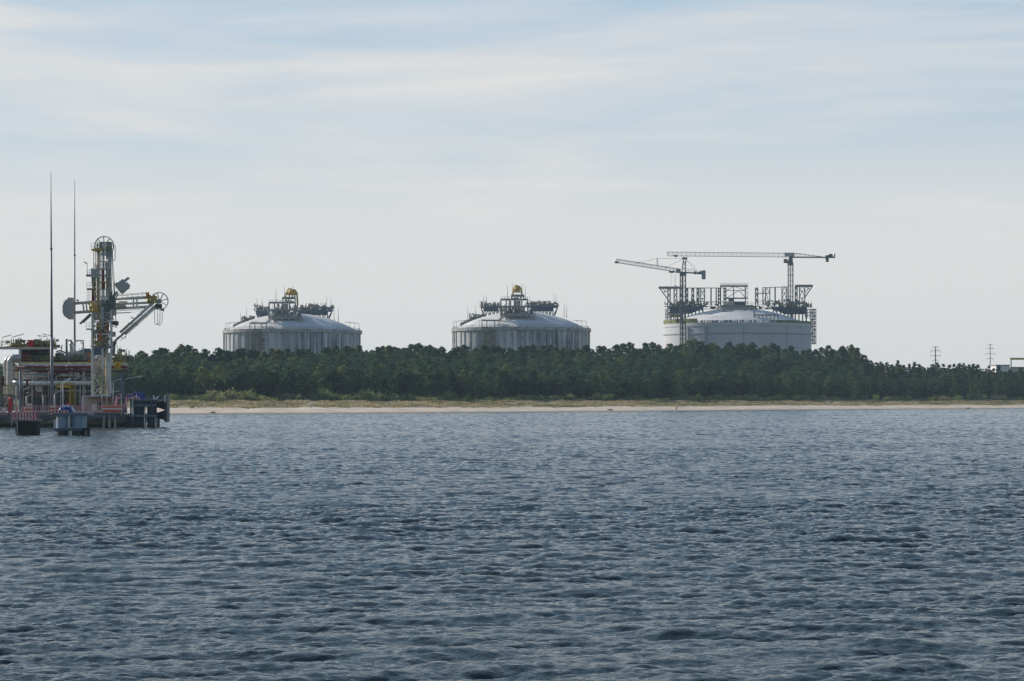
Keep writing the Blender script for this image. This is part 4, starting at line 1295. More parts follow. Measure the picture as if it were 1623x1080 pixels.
def walker():
    px = 1072.3; Y = 930.0
    for Y in np.arange(905, 990, .5):                   # where the sight line meets the sand
        gy = float(height(px, Y - float(yw(px))))
        if HY + (CAMZ - gy) * FPX / Y < 650.6 and gy > .2: break
    x = (px - CX) * Y / FPX
    root = thing('person', (x, Y, gy), 'person in a pale top and dark trousers walking on the beach', 'person')
    V = [(0, 0, .95), (0, 0, 1.15), (0, .01, 1.4), (0, .0, 1.52), (0, -.02, 1.6), (0, -.03, 1.68), (0, -.02, 1.76),
         (.19, 0, 1.42), (.25, .06, 1.15), (.23, -.08, .92), (.23, -.12, .84), (-.19, 0, 1.42), (-.25, -.06, 1.16), (-.24, .08, .93), (-.24, .12, .86),
         (.1, 0, .9), (.12, -.14, .5), (.12, -.1, .07), (.12, -.24, .03), (-.1, 0, .9), (-.11, .1, .5), (-.11, .28, .1), (-.11, .18, .03)]
    E = [(0, 1), (1, 2), (2, 3), (3, 4), (4, 5), (5, 6), (2, 7), (7, 8), (8, 9), (9, 10), (2, 11), (11, 12), (12, 13), (13, 14), (0, 15), (15, 16), (16, 17), (17, 18), (0, 19), (19, 20), (20, 21), (21, 22)]
    Rr = [.13, .13, .15, .06, .085, .1, .07, .06, .048, .035, .04, .06, .048, .035, .04, .085, .06, .045, .035, .085, .06, .045, .035]
    skin_body('body', V, E, Rr, 'skin', root)
    skin_body('shirt', [V[0], V[1], V[2], V[7], V[8], V[11], V[12]], [(0, 1), (1, 2), (2, 3), (3, 4), (2, 5), (5, 6)], [.16, .16, .18, .08, .068, .08, .068], 'cloth_light', root)
    skin_body('trousers', [(0, 0, .93), V[15], V[16], V[17], V[19], V[20], V[21]], [(0, 1), (1, 2), (2, 3), (0, 4), (4, 5), (5, 6)], [.15, .105, .08, .065, .105, .08, .065], 'cloth_dark', root)
    h = MB(); h.lathe((x, Y - .01, gy + 1.66), [(.115, 0), (.118, .06), (.09, .12), (.01, .15)], 10); h.build('hair', 'hair', root, smooth=True)


walker()
for px, t, L_, lab in ((337.5, 6, 1.6, 'dark lump of driftwood at the waterline nearest the jetty'), (1534.5, 2, 1.5, 'dark driftwood stub at the waterline toward the right edge'), (967, 9, 2.2, 'flat dark driftwood log on the sand left of the walker')):
    g = ground_at(px, t)
    m = MB().path([g + Vector((-L_ / 2, 0, .12)), g + Vector((-.1, .1, .3)), g + Vector((L_ / 2, -.1, .16))], .2, 7).tube(g + Vector((0, 0, .3)), g + Vector((.35, .1, .75)), .1, .04, 6)
    tag(m.build('driftwood', 'wood'), lab, 'driftwood')

# ------------------------------------------------------------------ the loading jetty
JY = 392.0


def J(px, py, dy=0.0): return P(px, py, JY + dy)


def jbox(mb, x0, x1, y0, y1, dF, dB):
    """Box whose front face fills the photo rectangle, from depth dF to dB behind the jetty line."""
    a = J(x0, y1, dF); b = J(x1, y0, dF); return mb.box((a.x, JY + dF, a.z), (b.x, JY + dB, b.z))


rj = random.Random(21)
JG = 2.25   # deck level

# concrete head
root = thing('jetty', (J(80, 657).x, JY, 0), 'concrete jetty head carrying the pipe steel and loading arms', 'jetty')
x0, x1, x2 = J(-420, 0).x, J(164, 0).x, J(199, 0).x
MB().box((x0, JY + 1.5, -2.5), (x1, JY + 34, JG - .5)).build('quay_wall', 'concrete', root)
MB().box((x0, JY + 1.0, JG - .5), (x2, JY + 34, JG)).build('deck', 'concrete', root)
MB().box((x1, JY + 1.3, JG - 1.6), (x2 - .3, JY + 30, JG - .5)).build('pile_cap', 'concrete', root)
for px in (165, 173.5, 181.5, 190, 197):
    for dy in (2, 9, 18):
        a = J(px, 0, 0); MB().tube((a.x, JY + dy, -3), (a.x, JY + dy, JG - 1.6), .3, n=10).build('pile', 'navy' if px > 168 else 'concrete', root, smooth=True)
for px in (-5, 163, 172, 181):
    a = J(px, 0); MB().box((a.x - .16, JY + .8, 0), (a.x + .16, JY + 1.25, JG - .2)).build('fender_strip', 'pale', root)

# steel gangway along the front edge
root = thing('walkway', (J(100, 657).x, JY - 2, 1.6), 'blue-grey ribbed steel walkway along the jetty front edge', 'walkway')
for a_, b_ in ((-60, 19), (57, 82), (112, 194)):
    f = MB(); p, q = J(a_, 654, -3), J(b_, 654, -3)
    f.box((p.x, JY - 3, 2.45), (q.x, JY - .3, 2.62)); f.box((p.x, JY - 2.7, 1.62), (q.x, JY - 2.5, 1.78))
    f.build('girder', 'bluegrey', root)
    f = MB(); k = int((q.x - p.x) / .42)
    for i in range(k + 1):
        x = lerp(p.x, q.x, i / k); f.bar((x, JY - 2.75, 1.7), (x + .12, JY - 2.75, 2.5), .1)
    f.build('ribs', 'bluegrey', root)


def deck_rail(label, pts, h=1.15, step=1.5, kick=True, mm='redwhite'):
    o = thing('safety_railing', tuple(pts[0]), label, 'railing', 'red and white safety railings')
    MB().rail([Vector(p) for p in pts], h, .115, 4, step * .8).build('rails', mm, o)
    if kick:
        k = MB()
        for a, b in zip(pts[:-1], pts[1:]):
            a, b = Vector(a), Vector(b); k.bar(a + Vector((0, 0, .14)), b + Vector((0, 0, .14)), .06, .32)
        k.build('kickboard', 'redwhite_fine', o)
    return o


ZR_ = 2.62
deck_rail('red and white railing at the left picture edge beside the concrete dolphin', [(J(-70, 0).x, JY - 2.9, ZR_ - .35), (J(19, 0).x, JY - 2.9, ZR_ - .35)])
deck_rail('red and white railing behind the blue-grey dolphin', [(J(52, 0).x, JY - 2.9, ZR_), (J(128, 0).x, JY - 2.9, ZR_)])
deck_rail('red and white railing in front of the loading arm pedestal', [(J(128, 0).x, JY - 2.95, ZR_), (J(194, 0).x, JY - 2.95, ZR_)])
deck_rail('short red and white railing beside the steps to the breasting dolphin', [(J(194, 0).x, JY - 2.9, ZR_ + .2), (J(204, 0).x, JY - 2.0, ZR_ + .2)], kick=False)
for x0, x1, y0, y1, lab in ((37.5, 49.5, 643.5, 656.5, 'orange-red and cream striped barrier panel by the dark concrete dolphin'), (79.5, 88, 643, 655, 'red and white hatched panel left of the blue dolphin cover'), (162, 192.5, 643.6, 652.5, 'long red striped barrier below the loading arm pedestal')):
    p, q = J(x0, y1, -3.2), J(x1, y0, -3.2)
    o = thing('barrier_panel', ((p.x + q.x) / 2, p.y, p.z), lab, 'barrier', 'striped barrier panels')
    MB().box((p.x, p.y, p.z), (q.x, p.y + .06, q.z)).build('board', 'banner', o)
    f = MB()
    for x in (p.x, q.x): f.bar((x, p.y + .1, p.z - .3), (x, p.y + .1, q.z + .1), .09)
    f.build('post', 'white', o)

# ---------------- process steelwork
PX = 14   # depth behind the jetty line of the front frame
root = thing('process_structure', (J(80, 650, PX).x, JY + PX, JG), 'two-storey grey pipe rack of steel columns, red pipes and yellow railings', 'process plant')


def S(px, py, dy=0.0): return J(px, py, PX + dy)


for px, yt in ((32, 553), (82.5, 553), (133, 577), (191, 580)):
    for dy in (0, 7, 14):
        a = S(px, yt, dy); MB().bar((a.x, a.y, JG), a, .42).build('column', 'grey' if px < 150 else 'bluegrey', root)
for y, h_, x0, x1, mm in ((577.8, .48, 31, 202, 'pale'), (552.4, .38, 0, 90, 'grey'), (593.5, .2, 30, 150, 'mid'), (600, .3, 83, 150, 'grey'), (619.5, .3, 83, 150, 'grey'), (628, .2, 30, 150, 'mid')):
    for dy in (0, 7, 14):
        MB().bar(S(x0, y, dy), S(x1, y, dy), .3, h_).build('beam', mm, root)
MB().quadbox([S(28, 577, 0), S(202, 577, 0), S(202, 577, 15), S(28, 577, 15), S(28, 575.6, 0), S(202, 575.6, 0), S(202, 575.6, 15), S(28, 575.6, 15)]).build('main_deck', 'mid', root)
MB().quadbox([S(-4, 552.5, 0), S(88, 552.5, 0), S(88, 552.5, 15), S(-4, 552.5, 15), S(-4, 551.4, 0), S(88, 551.4, 0), S(88, 551.4, 15), S(-4, 551.4, 15)]).build('upper_deck', 'mid', root)
MB().bar(S(30, 574.6, -.1), S(202, 574.6, -.1), .06, .16).bar(S(-4, 550.8, -.1), S(88, 550.8, -.1), .06, .18).build('kickboard', 'yellow', root)
f = MB()
for px in range(36, 90, 9): f.bar(S(px, 555.5, 1), S(px, 555.5, 14), .25, .5)
for dy in (2, 5, 9, 13): f.bar(S(32, 556, dy), S(83, 556, dy), .3, .5)
for dy in (3, 8): f.bar(S(40, 560, dy), S(83, 560, dy), .5, .35)
f.build('deck_joists', 'dark', root)
for nm, pts, lab in (('railing', [S(34, 574.8), S(82, 574.8)], 0), ('railing', [S(84, 574.8), S(146, 574.8)], 0), ('railing', [S(2, 551, 0), S(30, 551, 0)], 0), ('railing', [S(60, 551, 14), S(88, 551, 14), S(89, 551, 0)], 0), ('railing', [S(177, 575, 0), S(202, 575, 0), S(202, 575, 12)], 0)):
    MB().rail(pts, 1.15, .07, 2, 1.3).build(nm, 'olive' if pts[0].z < 12 else 'yellow', root)
for y in (582.2, 587.6):
    a, b = S(24, y, -.5), S(202, y, -.5); o = MB().tube(a, b, .17 if y > 585 else .21, n=10).build('red_pipe', 'maroon', root, smooth=True)
    MB().tube(S(40.5, y, -.5), S(41.3, y, -.5), .32, n=10).tube(S(43.5, y, -.5), S(44.3, y, -.5), .32, n=10).build('flange', 'green', o)
    MB().tube(S(83, y - 3, -.5), S(83, y + .5, -.5), .24, n=8).build('pipe_clamp', 'pale', o)
o = MB().tube(S(22, 607.5, -1.2), S(148, 607.5, -1.2), .42, n=10).build('grey_pipe', 'pale', root, smooth=True)
MB().tube(S(42, 607.5, -1.2), S(45.5, 607.5, -1.2), .5, n=10).build('pipe_sleeve', 'maroon', o)
for k, (x0, x1, y, m_) in enumerate(((30, 148, 596.5, 'mid'), (36, 80, 591, 'grey'), (84, 146, 604, 'mid'), (28, 70, 600.5, 'steel'), (34, 76, 598, 'grey'), (90, 148, 613, 'mid'), (40, 140, 624, 'bluegrey'))):
    MB().tube(S(x0, y, 2 + k), S(x1, y, 2 + k), .13, n=8).build('process_pipe', m_, root, smooth=True)
f = MB()
for px in (45, 58, 70, 96, 108, 121, 140): f.bar(S(px, 580, 9), S(px, 652, 9), .25)
for a, b in ((33, 58), (58, 83), (83, 108), (108, 133)): f.bar(S(a, 625, 8), S(b, 596, 8), .16)
for a, b in ((90, 96), (128, 133), (140, 134)): f.bar(S(a, 600, 0), S(b, 607, 0), .3)
for a, b in ((90, 84), (128, 133), (140, 134)): f.bar(S(a, 619, 0), S(b, 626, 0), .3)
f.build('bracing', 'mid', root)
# equipment on both decks and below
for px, y, w, h_, m_, dy in ((40, 574.8, 1.6, 1.9, 'maroon', 3), (44.5, 574.8, 1.1, 1.9, 'yellow', 4), (50, 574.8, 1.3, 1.5, 'mid', 5), (55, 574.8, 1.7, 1.9, 'grey', 6), (60, 574.8, 1.6, 1.6, 'bluegrey', 5), (66, 574.8, 1.7, 1.3, 'grey', 6), (72, 574.8, 1.6, 1.8, 'mid', 7), (77, 574.8, 1.2, 1.2, 'olive', 5),
                             (118, 574.8, 2.4, 1.9, 'pale', 7), (126, 574.8, 1.5, 1.6, 'beige', 6), (131, 574.8, 1.2, 2.1, 'mid', 8), (138, 574.8, 1.9, 2.3, 'bluegrey', 9), (143, 574.8, 1, 1.5, 'orange', 4)):
    q = MB(); a = S(px, y, dy); q.cbox((a.x, a.y, a.z + h_ / 2), (w, w, h_)); q.cbox((a.x, a.y, a.z + h_ + .12), (w * .6, w * .6, .24))
    q.bar((a.x - w * .4, a.y - w * .55, a.z), (a.x - w * .4, a.y - w * .55, a.z + h_ * 1.2), .1); q.build('equipment_skid', m_, root)
M['valves'] = mat('grey_green_valves', (.31, .32, .25), var=.4, scale=1.6)
for px, y, d, m_, n_ in ((48, 574.8, (6, 4, 1.4), 'dark', 16), (66, 574.8, (6, 4, 1.5), 'valves', 18), (91, 574.8, (5, 5, 1.4), 'mid', 14), (108, 574.8, (5, 5, 1.5), 'dark', 18), (124, 574.8, (6, 5, 1.8), 'mid', 18), (138, 574.8, (6, 5, 1.5), 'valves', 18), (185, 574.8, (4, 5, 2.2), 'olive', 16), (195, 574.8, (4, 4, 2), 'valves', 14),
                         (26, 551, (3.4, 5, 1.5), 'olive', 16), (32, 551, (3, 5, 1.5), 'valves', 14), (58, 551, (3.4, 5, 1.5), 'valves', 20), (68, 551, (4, 5, 1.4), 'olive', 18), (76, 551, (3.6, 5, 1.6), 'valves', 18)):
    q = MB(); a = S(px, y, 6); clump(q, (a.x, a.y, a.z), d, rj, n_); q.build('valve_cluster', m_, root)
for px, y0, y1 in ((36, 628, 652), (55, 630, 652), (92, 622, 652), (104, 626, 652), (116, 630, 652), (126, 622, 652), (64, 632, 652), (74, 626, 652)):
    q = MB(); a, b = S(px, y1, 4), S(px, y0, 4); clump(q, (a.x, a.y, JG), (2.4, 5, b.z - JG), rj, 14); q.build('pump_skid', rj.choice(['mid', 'dark', 'bluegrey', 'valves']), root)
for px, y, d, m_, n_ in ((1, 612, (1.6, 3, 2.2), 'rust', 12), (3, 652, (2.4, 4, 2.6), 'mid', 12), (-6, 652, (3, 4, 6), 'valves', 18), (28, 600, (1.6, 3, 2), 'beige', 12), (40, 630, (3, 3, 2.2), 'rust', 14), (98, 600, (4, 3, 1.2), 'rust', 14), (122, 652, (4, 3, 4), 'rust', 16), (48, 597, (5, 3, 1), 'pale', 14), (72, 612, (3, 3, 1.6), 'mid', 12), (118, 597, (4, 3, 1.2), 'beige', 12), (84, 652, (3, 3, 4), 'mid', 14)):
    q = MB(); a = S(px, y, 1 if px > 20 else -8); clump(q, (a.x, a.y, max(JG, a.z)), d, rj, n_); q.build('valve_cluster', m_, root)
for px, yt in ((37, 590), (51, 598), (67, 603), (77, 590), (89, 598), (101, 603), (120, 600), (127, 612)):
    MB().path([S(px, 652, -.6), S(px, yt, -.6), S(px + 2.5, yt - 2, -.6), S(px + 7, yt - 2, -.6)], .11, 6).build('riser_pipe', rj.choice(['beige', 'pale', 'grey', 'steel']), root, smooth=True)
MB().rail([S(36, 600.5, -.8), S(80, 600.5, -.8)], .9, .06, 2, 1.2).build('railing', 'pale', root)
jb = MB(); jbox(jb, 34, 147, 586, 652, PX + 12, PX + 14); jb.build('rear_shade_sheet', M['shade_sheet'] if 'shade_sheet' in M else 'dark', root)  # dark sheet added behind the rack, standing for the shade inside
# yellow stair tower
f = MB()
for px in (91, 110, 112, 117):
    f.bar(S(px, 607, -2), S(px, 650 if px > 100 else 616, -2), .1)
f.bar(S(91, 607.5, -2), S(118, 607.5, -2), .1, .12); f.bar(S(91, 613.2, -2), S(111, 613.2, -2), .9, .34)
for y in range(610, 650, 3): f.bar(S(112, y, -2), S(117, y, -2), .07)
for px in range(93, 112, 3): f.bar(S(px, 607.5, -2), S(px, 613, -2), .06)
f.build('access_ladder', 'yellow', root)
# horizontal vessel end under the deck
o = MB().tube(S(62, 616, 1), S(62, 616, 10), .68, n=20).build('receiver_vessel', 'white', root, smooth=False)
jb = MB(); jbox(jb, 52, 75, 621.5, 623.5, PX + 1, PX + 9); jb.build('vessel_saddle', 'maroon', root)
# vent frame, big riser, lifting davit, drum with pale roof
MB().path([S(105.5, 577, 6), S(105.5, 540, 6), S(112.5, 540, 6), S(114, 544, 6)], .2, 6).bar(S(105.5, 541, 6), S(105.5, 537.5, 6), .3).build('vent_pipe', 'mid', root)
MB().path([S(114.5, 577, 7), S(114.5, 550, 7), S(113.6, 546, 7), S(112.4, 543.5, 7)], .42, 10).build('insulated_riser', 'steel', root, smooth=True)
MB().bar(S(132, 577, 5), S(132, 539.8, 5), .22).bar(S(132.2, 540, 5), S(121.5, 540, 5), .18).bar(S(132, 547, 5), S(127, 541, 5), .14).cbox(S(122, 540.8, 5), (.35, .3, .25)).build('lifting_davit', 'grey', root)
a = S(95, 577, 8); MB().lathe((a.x, a.y, a.z), [(.85, 0), (.85, 1.75), (.95, 1.8)], 16).build('drum', 'valves', root, smooth=True)
MB().lathe((a.x, a.y, a.z), [(.98, 1.8), (.98, 1.86), (.3, 2.15), (.01, 2.2)], 16).build('drum_roof', 'white', root)
MB().path([S(89, 558, 6), S(94, 556, 6), S(101, 558, 6), S(105, 560, 6)], .14, 6).bar(S(97, 557, 6), S(98.5, 547, 6), .16).build('relief_line', 'mid', root)
# red box on the upper deck and right-hand yellow cabinet
jb = MB(); jbox(jb, 44, 51, 539, 550, PX + 2, PX + 4); o = jb.build('fire_cabinet', 'red', root)
jb = MB(); jbox(jb, 44.6, 50.4, 543.8, 544.4, PX + 1.93, PX + 2); jb.build('hinge_rail', 'maroon', o)
MB().bar(S(33, 540.6, 3), S(44, 540.6, 3), .14).build('cable_tray', 'dark', root)
jb = MB(); jbox(jb, 181.5, 191, 575.5, 584.5, PX - 1.2, PX); jb.build('hose_cabinet', 'yellow', root)
jb = MB(); jbox(jb, 184, 187.5, 577, 583, PX - 1.26, PX - 1.2); jb.build('cabinet_door', 'orange', root)
MB().bar(S(176, 586, -1), S(192, 586, -1), .5, .3).build('cabinet_bracket', 'olive', root)
for px in (186, 190.5, 200.5): MB().bar(S(px, 574, 5), S(px, 547 + (px % 3) * 2, 5), .08).build('whip_aerial', 'grey', root)
MB().bar(S(188, 554, 4), S(197, 556.5, 4), .5, .4).cbox(S(194, 556, 4), (.9, .8, .4)).build('floodlight_bar', 'mid', root)


# ---------------- insulated bent pipes at the left
for x0, x1, yt, dy, lab in ((10.5, 22, 565, 0, 'large pale pipe bend turning into the pipe rack, the nearer of the two'), (5.5, 12.5, 568, 5, 'large pale pipe bend tucked behind the nearer one at the left')):
    xm = (x0 + x1) / 2; r_ = (x1 - x0) / 2 * (JY + PX - 4 + dy) / FPX
    D = PX - 4 + dy
    pts = [J(xm, 652, D), J(xm, 622, D), J(xm, 576, D)]
    c = J(xm + 8.5, 576, D); rad = c.x - J(xm, 576, D).x
    for k in range(1, 8):
        a = math.pi - k * math.pi / 14; pts.append(c + Vector((math.cos(a) * rad, 0, math.sin(a) * rad)))
    pts.append(J(33, 0, D) * Vector((1, 1, 0)) if False else Vector((J(33, 0, D).x, JY + D, pts[-1].z)))
    root = thing('bent_pipe', tuple(J(xm, 655, D)), lab, 'pipe', 'insulated pipe bends')
    MB().path(pts, r_, 14).build('pipe', 'pipeclad', root, smooth=True) if 'pipeclad' in M else MB().path(pts, r_, 14).build('pipe', 'pale', root, smooth=True)
    for y in (590, 606, 621): MB().tube(J(xm, y, D), J(xm, y + .9, D), r_ * 1.06, n=14).build('band', 'steel', root)
o = thing('low_pipe', tuple(J(22, 607, PX - 6)), 'short shiny pipe stub crossing below the bends', 'pipe')
MB().tube(J(21.5, 607.5, PX - 6), J(36, 607.5, PX - 6), .45, n=12).build('pipe', 'steel', o, smooth=True); MB().path([J(26, 612, PX - 6), J(25.5, 640, PX - 6), J(25.5, 655, PX - 6)], .22, 8).build('riser', 'pale', o)

# low yellow platform at the left edge
o = thing('access_platform', tuple(J(8, 640, 8)), 'low yellow railed platform at the left edge below the pipe bends', 'platform')
jb = MB(); jbox(jb, -14, 18, 625, 627, 6, 14); jb.build('floor', 'mid', o)
MB().rail([J(-14, 625, 6), J(18, 625, 6)], 1.6, .09, 3, .7).build('railing', 'yellow', o)
for px in (-10, 5, 15): a = J(px, 627, 7); MB().bar((a.x, a.y, JG), a, .22).build('leg', 'beige', o)
for px, y0, w_, m_, lab in ((16.5, 630, .8, 'red', 'red hydrant post among the grey pipes near the left edge'), (107.5, 639, .9, 'red', 'red pump box behind the blue dolphin cover')):
    a = J(px, y0, 3); o = thing('fire_hydrant', (a.x, a.y, JG), lab, 'hydrant')
    MB().lathe((a.x, a.y, JG), [(w_ * .5, 0), (w_ * .5, .15), (w_ * .3, .25), (w_ * .3, (a.z - JG) * .7), (w_ * .45, (a.z - JG) * .75), (w_ * .3, a.z - JG), (.01, a.z - JG + .05)], 10).build('barrel', m_, o, smooth=True)
    MB().tube((a.x - w_ * .7, a.y, JG + (a.z - JG) * .6), (a.x + w_ * .7, a.y, JG + (a.z - JG) * .6), .16, n=8).build('outlet', m_, o)

# ---------------- pedestal block with pale frame
root = thing('equipment_shelter', tuple(J(152, 655, 1.5)), 'beige-backed open shelter with white edge frame under the loading arm', 'shelter')
jb = MB(); jbox(jb, 131, 196, 630, 655, 5.2, 9); jb.build('back_wall', 'beige', root)
jb = MB(); jbox(jb, 129.5, 196, 628, 630, 1.2, 9); jb.build('roof', 'mid', root)
jb = MB(); jbox(jb, 129.5, 131.6, 629, 655, 1.0, 1.4); jbox(jb, 129.5, 150, 627.6, 628.8, .9, 1.2); jb.build('edge_frame', 'white', root)
for k in range(6):
    q = MB(); a = J(138 + k * 10, 655, 3.5); clump(q, (a.x, a.y, JG), (1.2, 1.6, rj.uniform(1, 2.4)), rj, 8); q.build('pump_skid', rj.choice(['dark', 'mid', 'maroon', 'grey']), root)


# ---------------- lightning masts
for px, yt, yb, dy, r0, lab in ((80.6, 271.5, 655, 6, .3, 'taller lightning mast, left of the pair, rising from the pipe rack'), (118, 287, 655, 24, .24, 'shorter lightning mast, right of the pair, behind the counterweight')):
    a, b = J(px + (2.0 if px < 100 else .4), 0, dy), J(px, yt, dy)
    m_ = thing('lightning_mast', (a.x, JY + dy, JG), lab, 'lightning mast', 'lightning masts on the jetty')
    base = Vector((a.x, JY + dy, JG)); top = Vector((a.x if px > 100 else b.x, JY + dy, b.z)); k1 = base.lerp(top, .32); k2 = base.lerp(top, .68)
    MB().tube(base, k1, r0, r0 * .8, 10).tube(k1, k2, r0 * .74, r0 * .5, 10).tube(k2, top, r0 * .46, .05, 10).build('pole', 'mastgrey', m_, smooth=True)
    MB().lathe(base, [(r0 * 2, 0), (r0 * 2, .08), (r0 * 1.1, .1), (r0 * 1.1, .5)], 12).build('base_plate', 'grey', m_)
    for q in (k1, k2): MB().tube(q - Vector((0, 0, .12)), q + Vector((0, 0, .12)), r0 * .84, n=10).build('collar', 'mid', m_)


# ---------------- loading arm with both tubes folded upright
def wheel(mb, c, r, spokes, rim=.08, tilt=0):
    """Sheave wheel lying in the picture plane."""
    c = Vector(c); pts = [c + Vector((r * math.cos(a), 0, r * math.sin(a))) for a in np.linspace(0, 2 * math.pi, 33)[:-1]]
    mb.path(pts, rim, 5, close=True); mb.path([p + Vector((0, .3, 0)) for p in pts], rim, 5, close=True)
    for k in range(spokes):
        a = 2 * math.pi * (k + .35) / spokes; d = Vector((math.cos(a), 0, math.sin(a)))
        mb.bar(c + d * r * .25, c + d * r, .12); mb.bar(c + d * r * .25 + Vector((0, .3, 0)), c + d * r + Vector((0, .3, 0)), .1)
    mb.tube(c - Vector((0, .1, 0)), c + Vector((0, .4, 0)), r * .27, n=14)


A = 2.0
root = thing('loading_arm', tuple(J(162, 627, A)), 'tall loading arm folded upright on its lattice tower, spoked wheel on top', 'loading arm', 'marine loading arms')
f = MB()
legs = {'l': [(147, 628), (147, 552), (147.3, 492)], 'm': [(160, 627), (163.5, 590), (162.5, 552)], 'r': [(175.5, 624), (174, 590), (176.5, 552), (176.5, 492)]}
for dy in (A, A + 3):
    for k, pts in legs.items():
        for p, q in zip(pts[:-1], pts[1:]): f.bar(J(*p, dy), J(*q, dy), .36 if k != 'm' else .3)
    f.bar(J(147, 627, dy), J(176, 627, dy), .3)
    ys = [627, 611, 596, 582, 568, 552]
    for i, (a, b) in enumerate(zip(ys[:-1], ys[1:])):
        x0, x1 = (148, 161) if i % 2 == 0 else (161, 148)
        f.bar(J(x0, a, dy), J(x1, b, dy), .17); f.bar(J(148, b, dy), J(176, b, dy), .15)
        f.bar(J(x1 + 0, a, dy), J(x0, b, dy), .1)
    for a, b in ((552, 530), (530, 510), (510, 496)):
        f.bar(J(147, a, dy), J(176, b, dy), .15); f.bar(J(176, a, dy), J(147, b, dy), .13); f.bar(J(147, b, dy), J(176, b, dy), .2)
for y in (627, 596, 568, 552, 530, 510, 496):
    for px in (147, 176): f.bar(J(px, y, A), J(px, y, A + 3), .15)
f.build('tower', 'pale', root)
jb = MB(); jbox(jb, 148.6, 161, 552.3, 563.6, A - .1, A + .2); jb.build('nameplate_panel', 'bluegrey', root)
MB().tube(J(167, 627, A + 1.5), J(167, 545, A + 1.5), .42, n=12).build('riser_pipe', 'mid', root, smooth=True)
MB().tube(J(170.5, 628, A + .6), J(169, 552, A + .6), .3, n=10).build('product_line', 'pale', root, smooth=True)
jb = MB(); jbox(jb, 148, 176, 549.5, 552, A - .3, A + 3.4); jb.build('tower_deck', 'mid', root)
for y in (526, 505): jb = MB(); jbox(jb, 148, 176, y, y + 2, A, A + 3); jb.build('tower_deck', 'mid', root)
MB().rail([J(149, 549.5, A - .2), J(176, 549.5, A - .2)], 1.3, .07, 3, .8).rail([J(149, 539, A), J(176, 539, A)], .9, .06, 2, .8).build('tower_railing', 'olive', root)
for k, (px, y, d, m_) in enumerate(((155, 549.5, (2.2, 2, 1.9), 'yellow'), (168, 549.5, (1.6, 2, 2.2), 'valves'), (157, 526, (2.4, 2, 1.7), 'mid'), (166, 526, (1.8, 2, 2), 'orange'), (160, 505, (2.6, 2.2, 1.6), 'grey'), (172, 505, (1.4, 2, 1.5), 'olive'))):
    q = MB(); a = J(px, y, A + 1.2); clump(q, tuple(a), d, rj, 16); q.build('valve_cluster', m_, root)
for k, (px, y, d, m_, n_) in enumerate(((152, 470, (.7, 1, 4), 'olive', 14), (152, 486, (.8, 1, 2), 'beige', 10), (158, 520, (1.2, 1.2, 2.2), 'yellow', 12), (152, 545, (.9, 1.2, 2.4), 'olive', 12), (160, 612, (1, 1.4, 3.4), 'olive', 12), (154, 590, (1, 1.4, 3), 'beige', 10), (162, 540, (1, 1, 1.8), 'orange', 8), (172, 470, (.8, 1, 5), 'grey', 14), (170, 440, (.7, 1, 3.5), 'pale', 12), (153, 440, (.7, 1, 2.4), 'pale', 10), (179, 490, (.6, 1, 3), 'mid', 14))):
    q = MB(); a = J(px, y, A + .2); clump(q, tuple(a), d, rj, n_); q.build('instrument_cluster', m_, root)
f = MB()
for px, y0, y1 in ((154.5, 496, 400), (158.5, 627, 500), (165.5, 627, 556), (169.5, 500, 430), (174.5, 627, 500), (150, 627, 560)):
    f.path([J(px, y0, A + .1), J(px, (y0 + y1) / 2 + 6, A + .1), J(px + 1.2, (y0 + y1) / 2, A + .1), J(px + 1.2, y1, A + .1)], .055, 5)
f.build('small_bore_lines', 'yellow', root)
# upright inboard and outboard tubes
MB().tube(J(156, 496, A + .8), J(156, 396, A + .8), .3, n=12).build('inboard_arm', 'pale', root, smooth=True)
MB().tube(J(163.8, 500, A + .4), J(163.8, 392, A + .4), .22, n=10).tube(J(172.8, 500, A + .8), J(172.8, 388, A + .8), .42, n=12).build('outboard_arm', 'pale', root, smooth=True)
f = MB()
for y in range(404, 496, 11): f.bar(J(156, y, A + .8), J(173, y, A + .8), .16)
for px in (148.5, 151.5, 176): f.bar(J(px, 496, A + 1), J(px, 392, A + 1), .11)
f.bar(J(160, 496, A), J(160, 396, A), .14); f.bar(J(168.5, 470, A), J(168.5, 396, A), .12)
f.build('balance_frame', 'grey', root)
MB().bar(J(176.5, 392, A), J(178, 430, A), .09).bar(J(178, 430, A), J(183.5, 500, A), .09).bar(J(177, 396, A + .5), J(181, 445, A + .5), .09).bar(J(181, 445, A + .5), J(184, 520, A + .5), .12).bar(J(175, 400, A), J(179, 505, A), .09).build('wire_rope', 'mid', root)
w_ = MB(); wheel(w_, J(165, 390, A), 15 * (JY + A) / FPX, 9); w_.build('sheave_wheel', 'grey', root)
jb = MB(); jbox(jb, 157.5, 175.5, 383.5, 396, A + .5, A + 2); jb.build('swivel_head', 'mid', root)
w_ = MB(); w_.tube(J(166.5, 388.5, A - .3), J(166.5, 388.5, A + .4), .42, n=16); w_.quadbox([J(164.5, 404, A - .2), J(168.5, 404, A - .2), J(168.5, 404, A + .2), J(164.5, 404, A + .2), J(165.3, 390, A - .2), J(167.8, 390, A - .2), J(167.8, 390, A + .2), J(165.3, 390, A + .2)]); w_.build('swivel_link', 'pale', root)
jb = MB(); jbox(jb, 144.5, 162, 394.8, 397, A - .4, A + 2.5); o = jb.build('top_platform', 'yellow', root)
MB().rail([J(144.5, 394.8, A - .3), J(155, 394.8, A - .3)], .95, .06, 2, .6).build('railing', 'pale', o)
q = MB(); a = J(156, 394.5, A + .5); clump(q, tuple(a), (.9, 1, 1.1), rj, 9); q.build('top_valve', 'olive', root)
q = MB(); a = J(172.5, 396, A + .2); clump(q, tuple(a), (.9, 1, .9), rj, 9); q.build('coupling', 'olive', root)
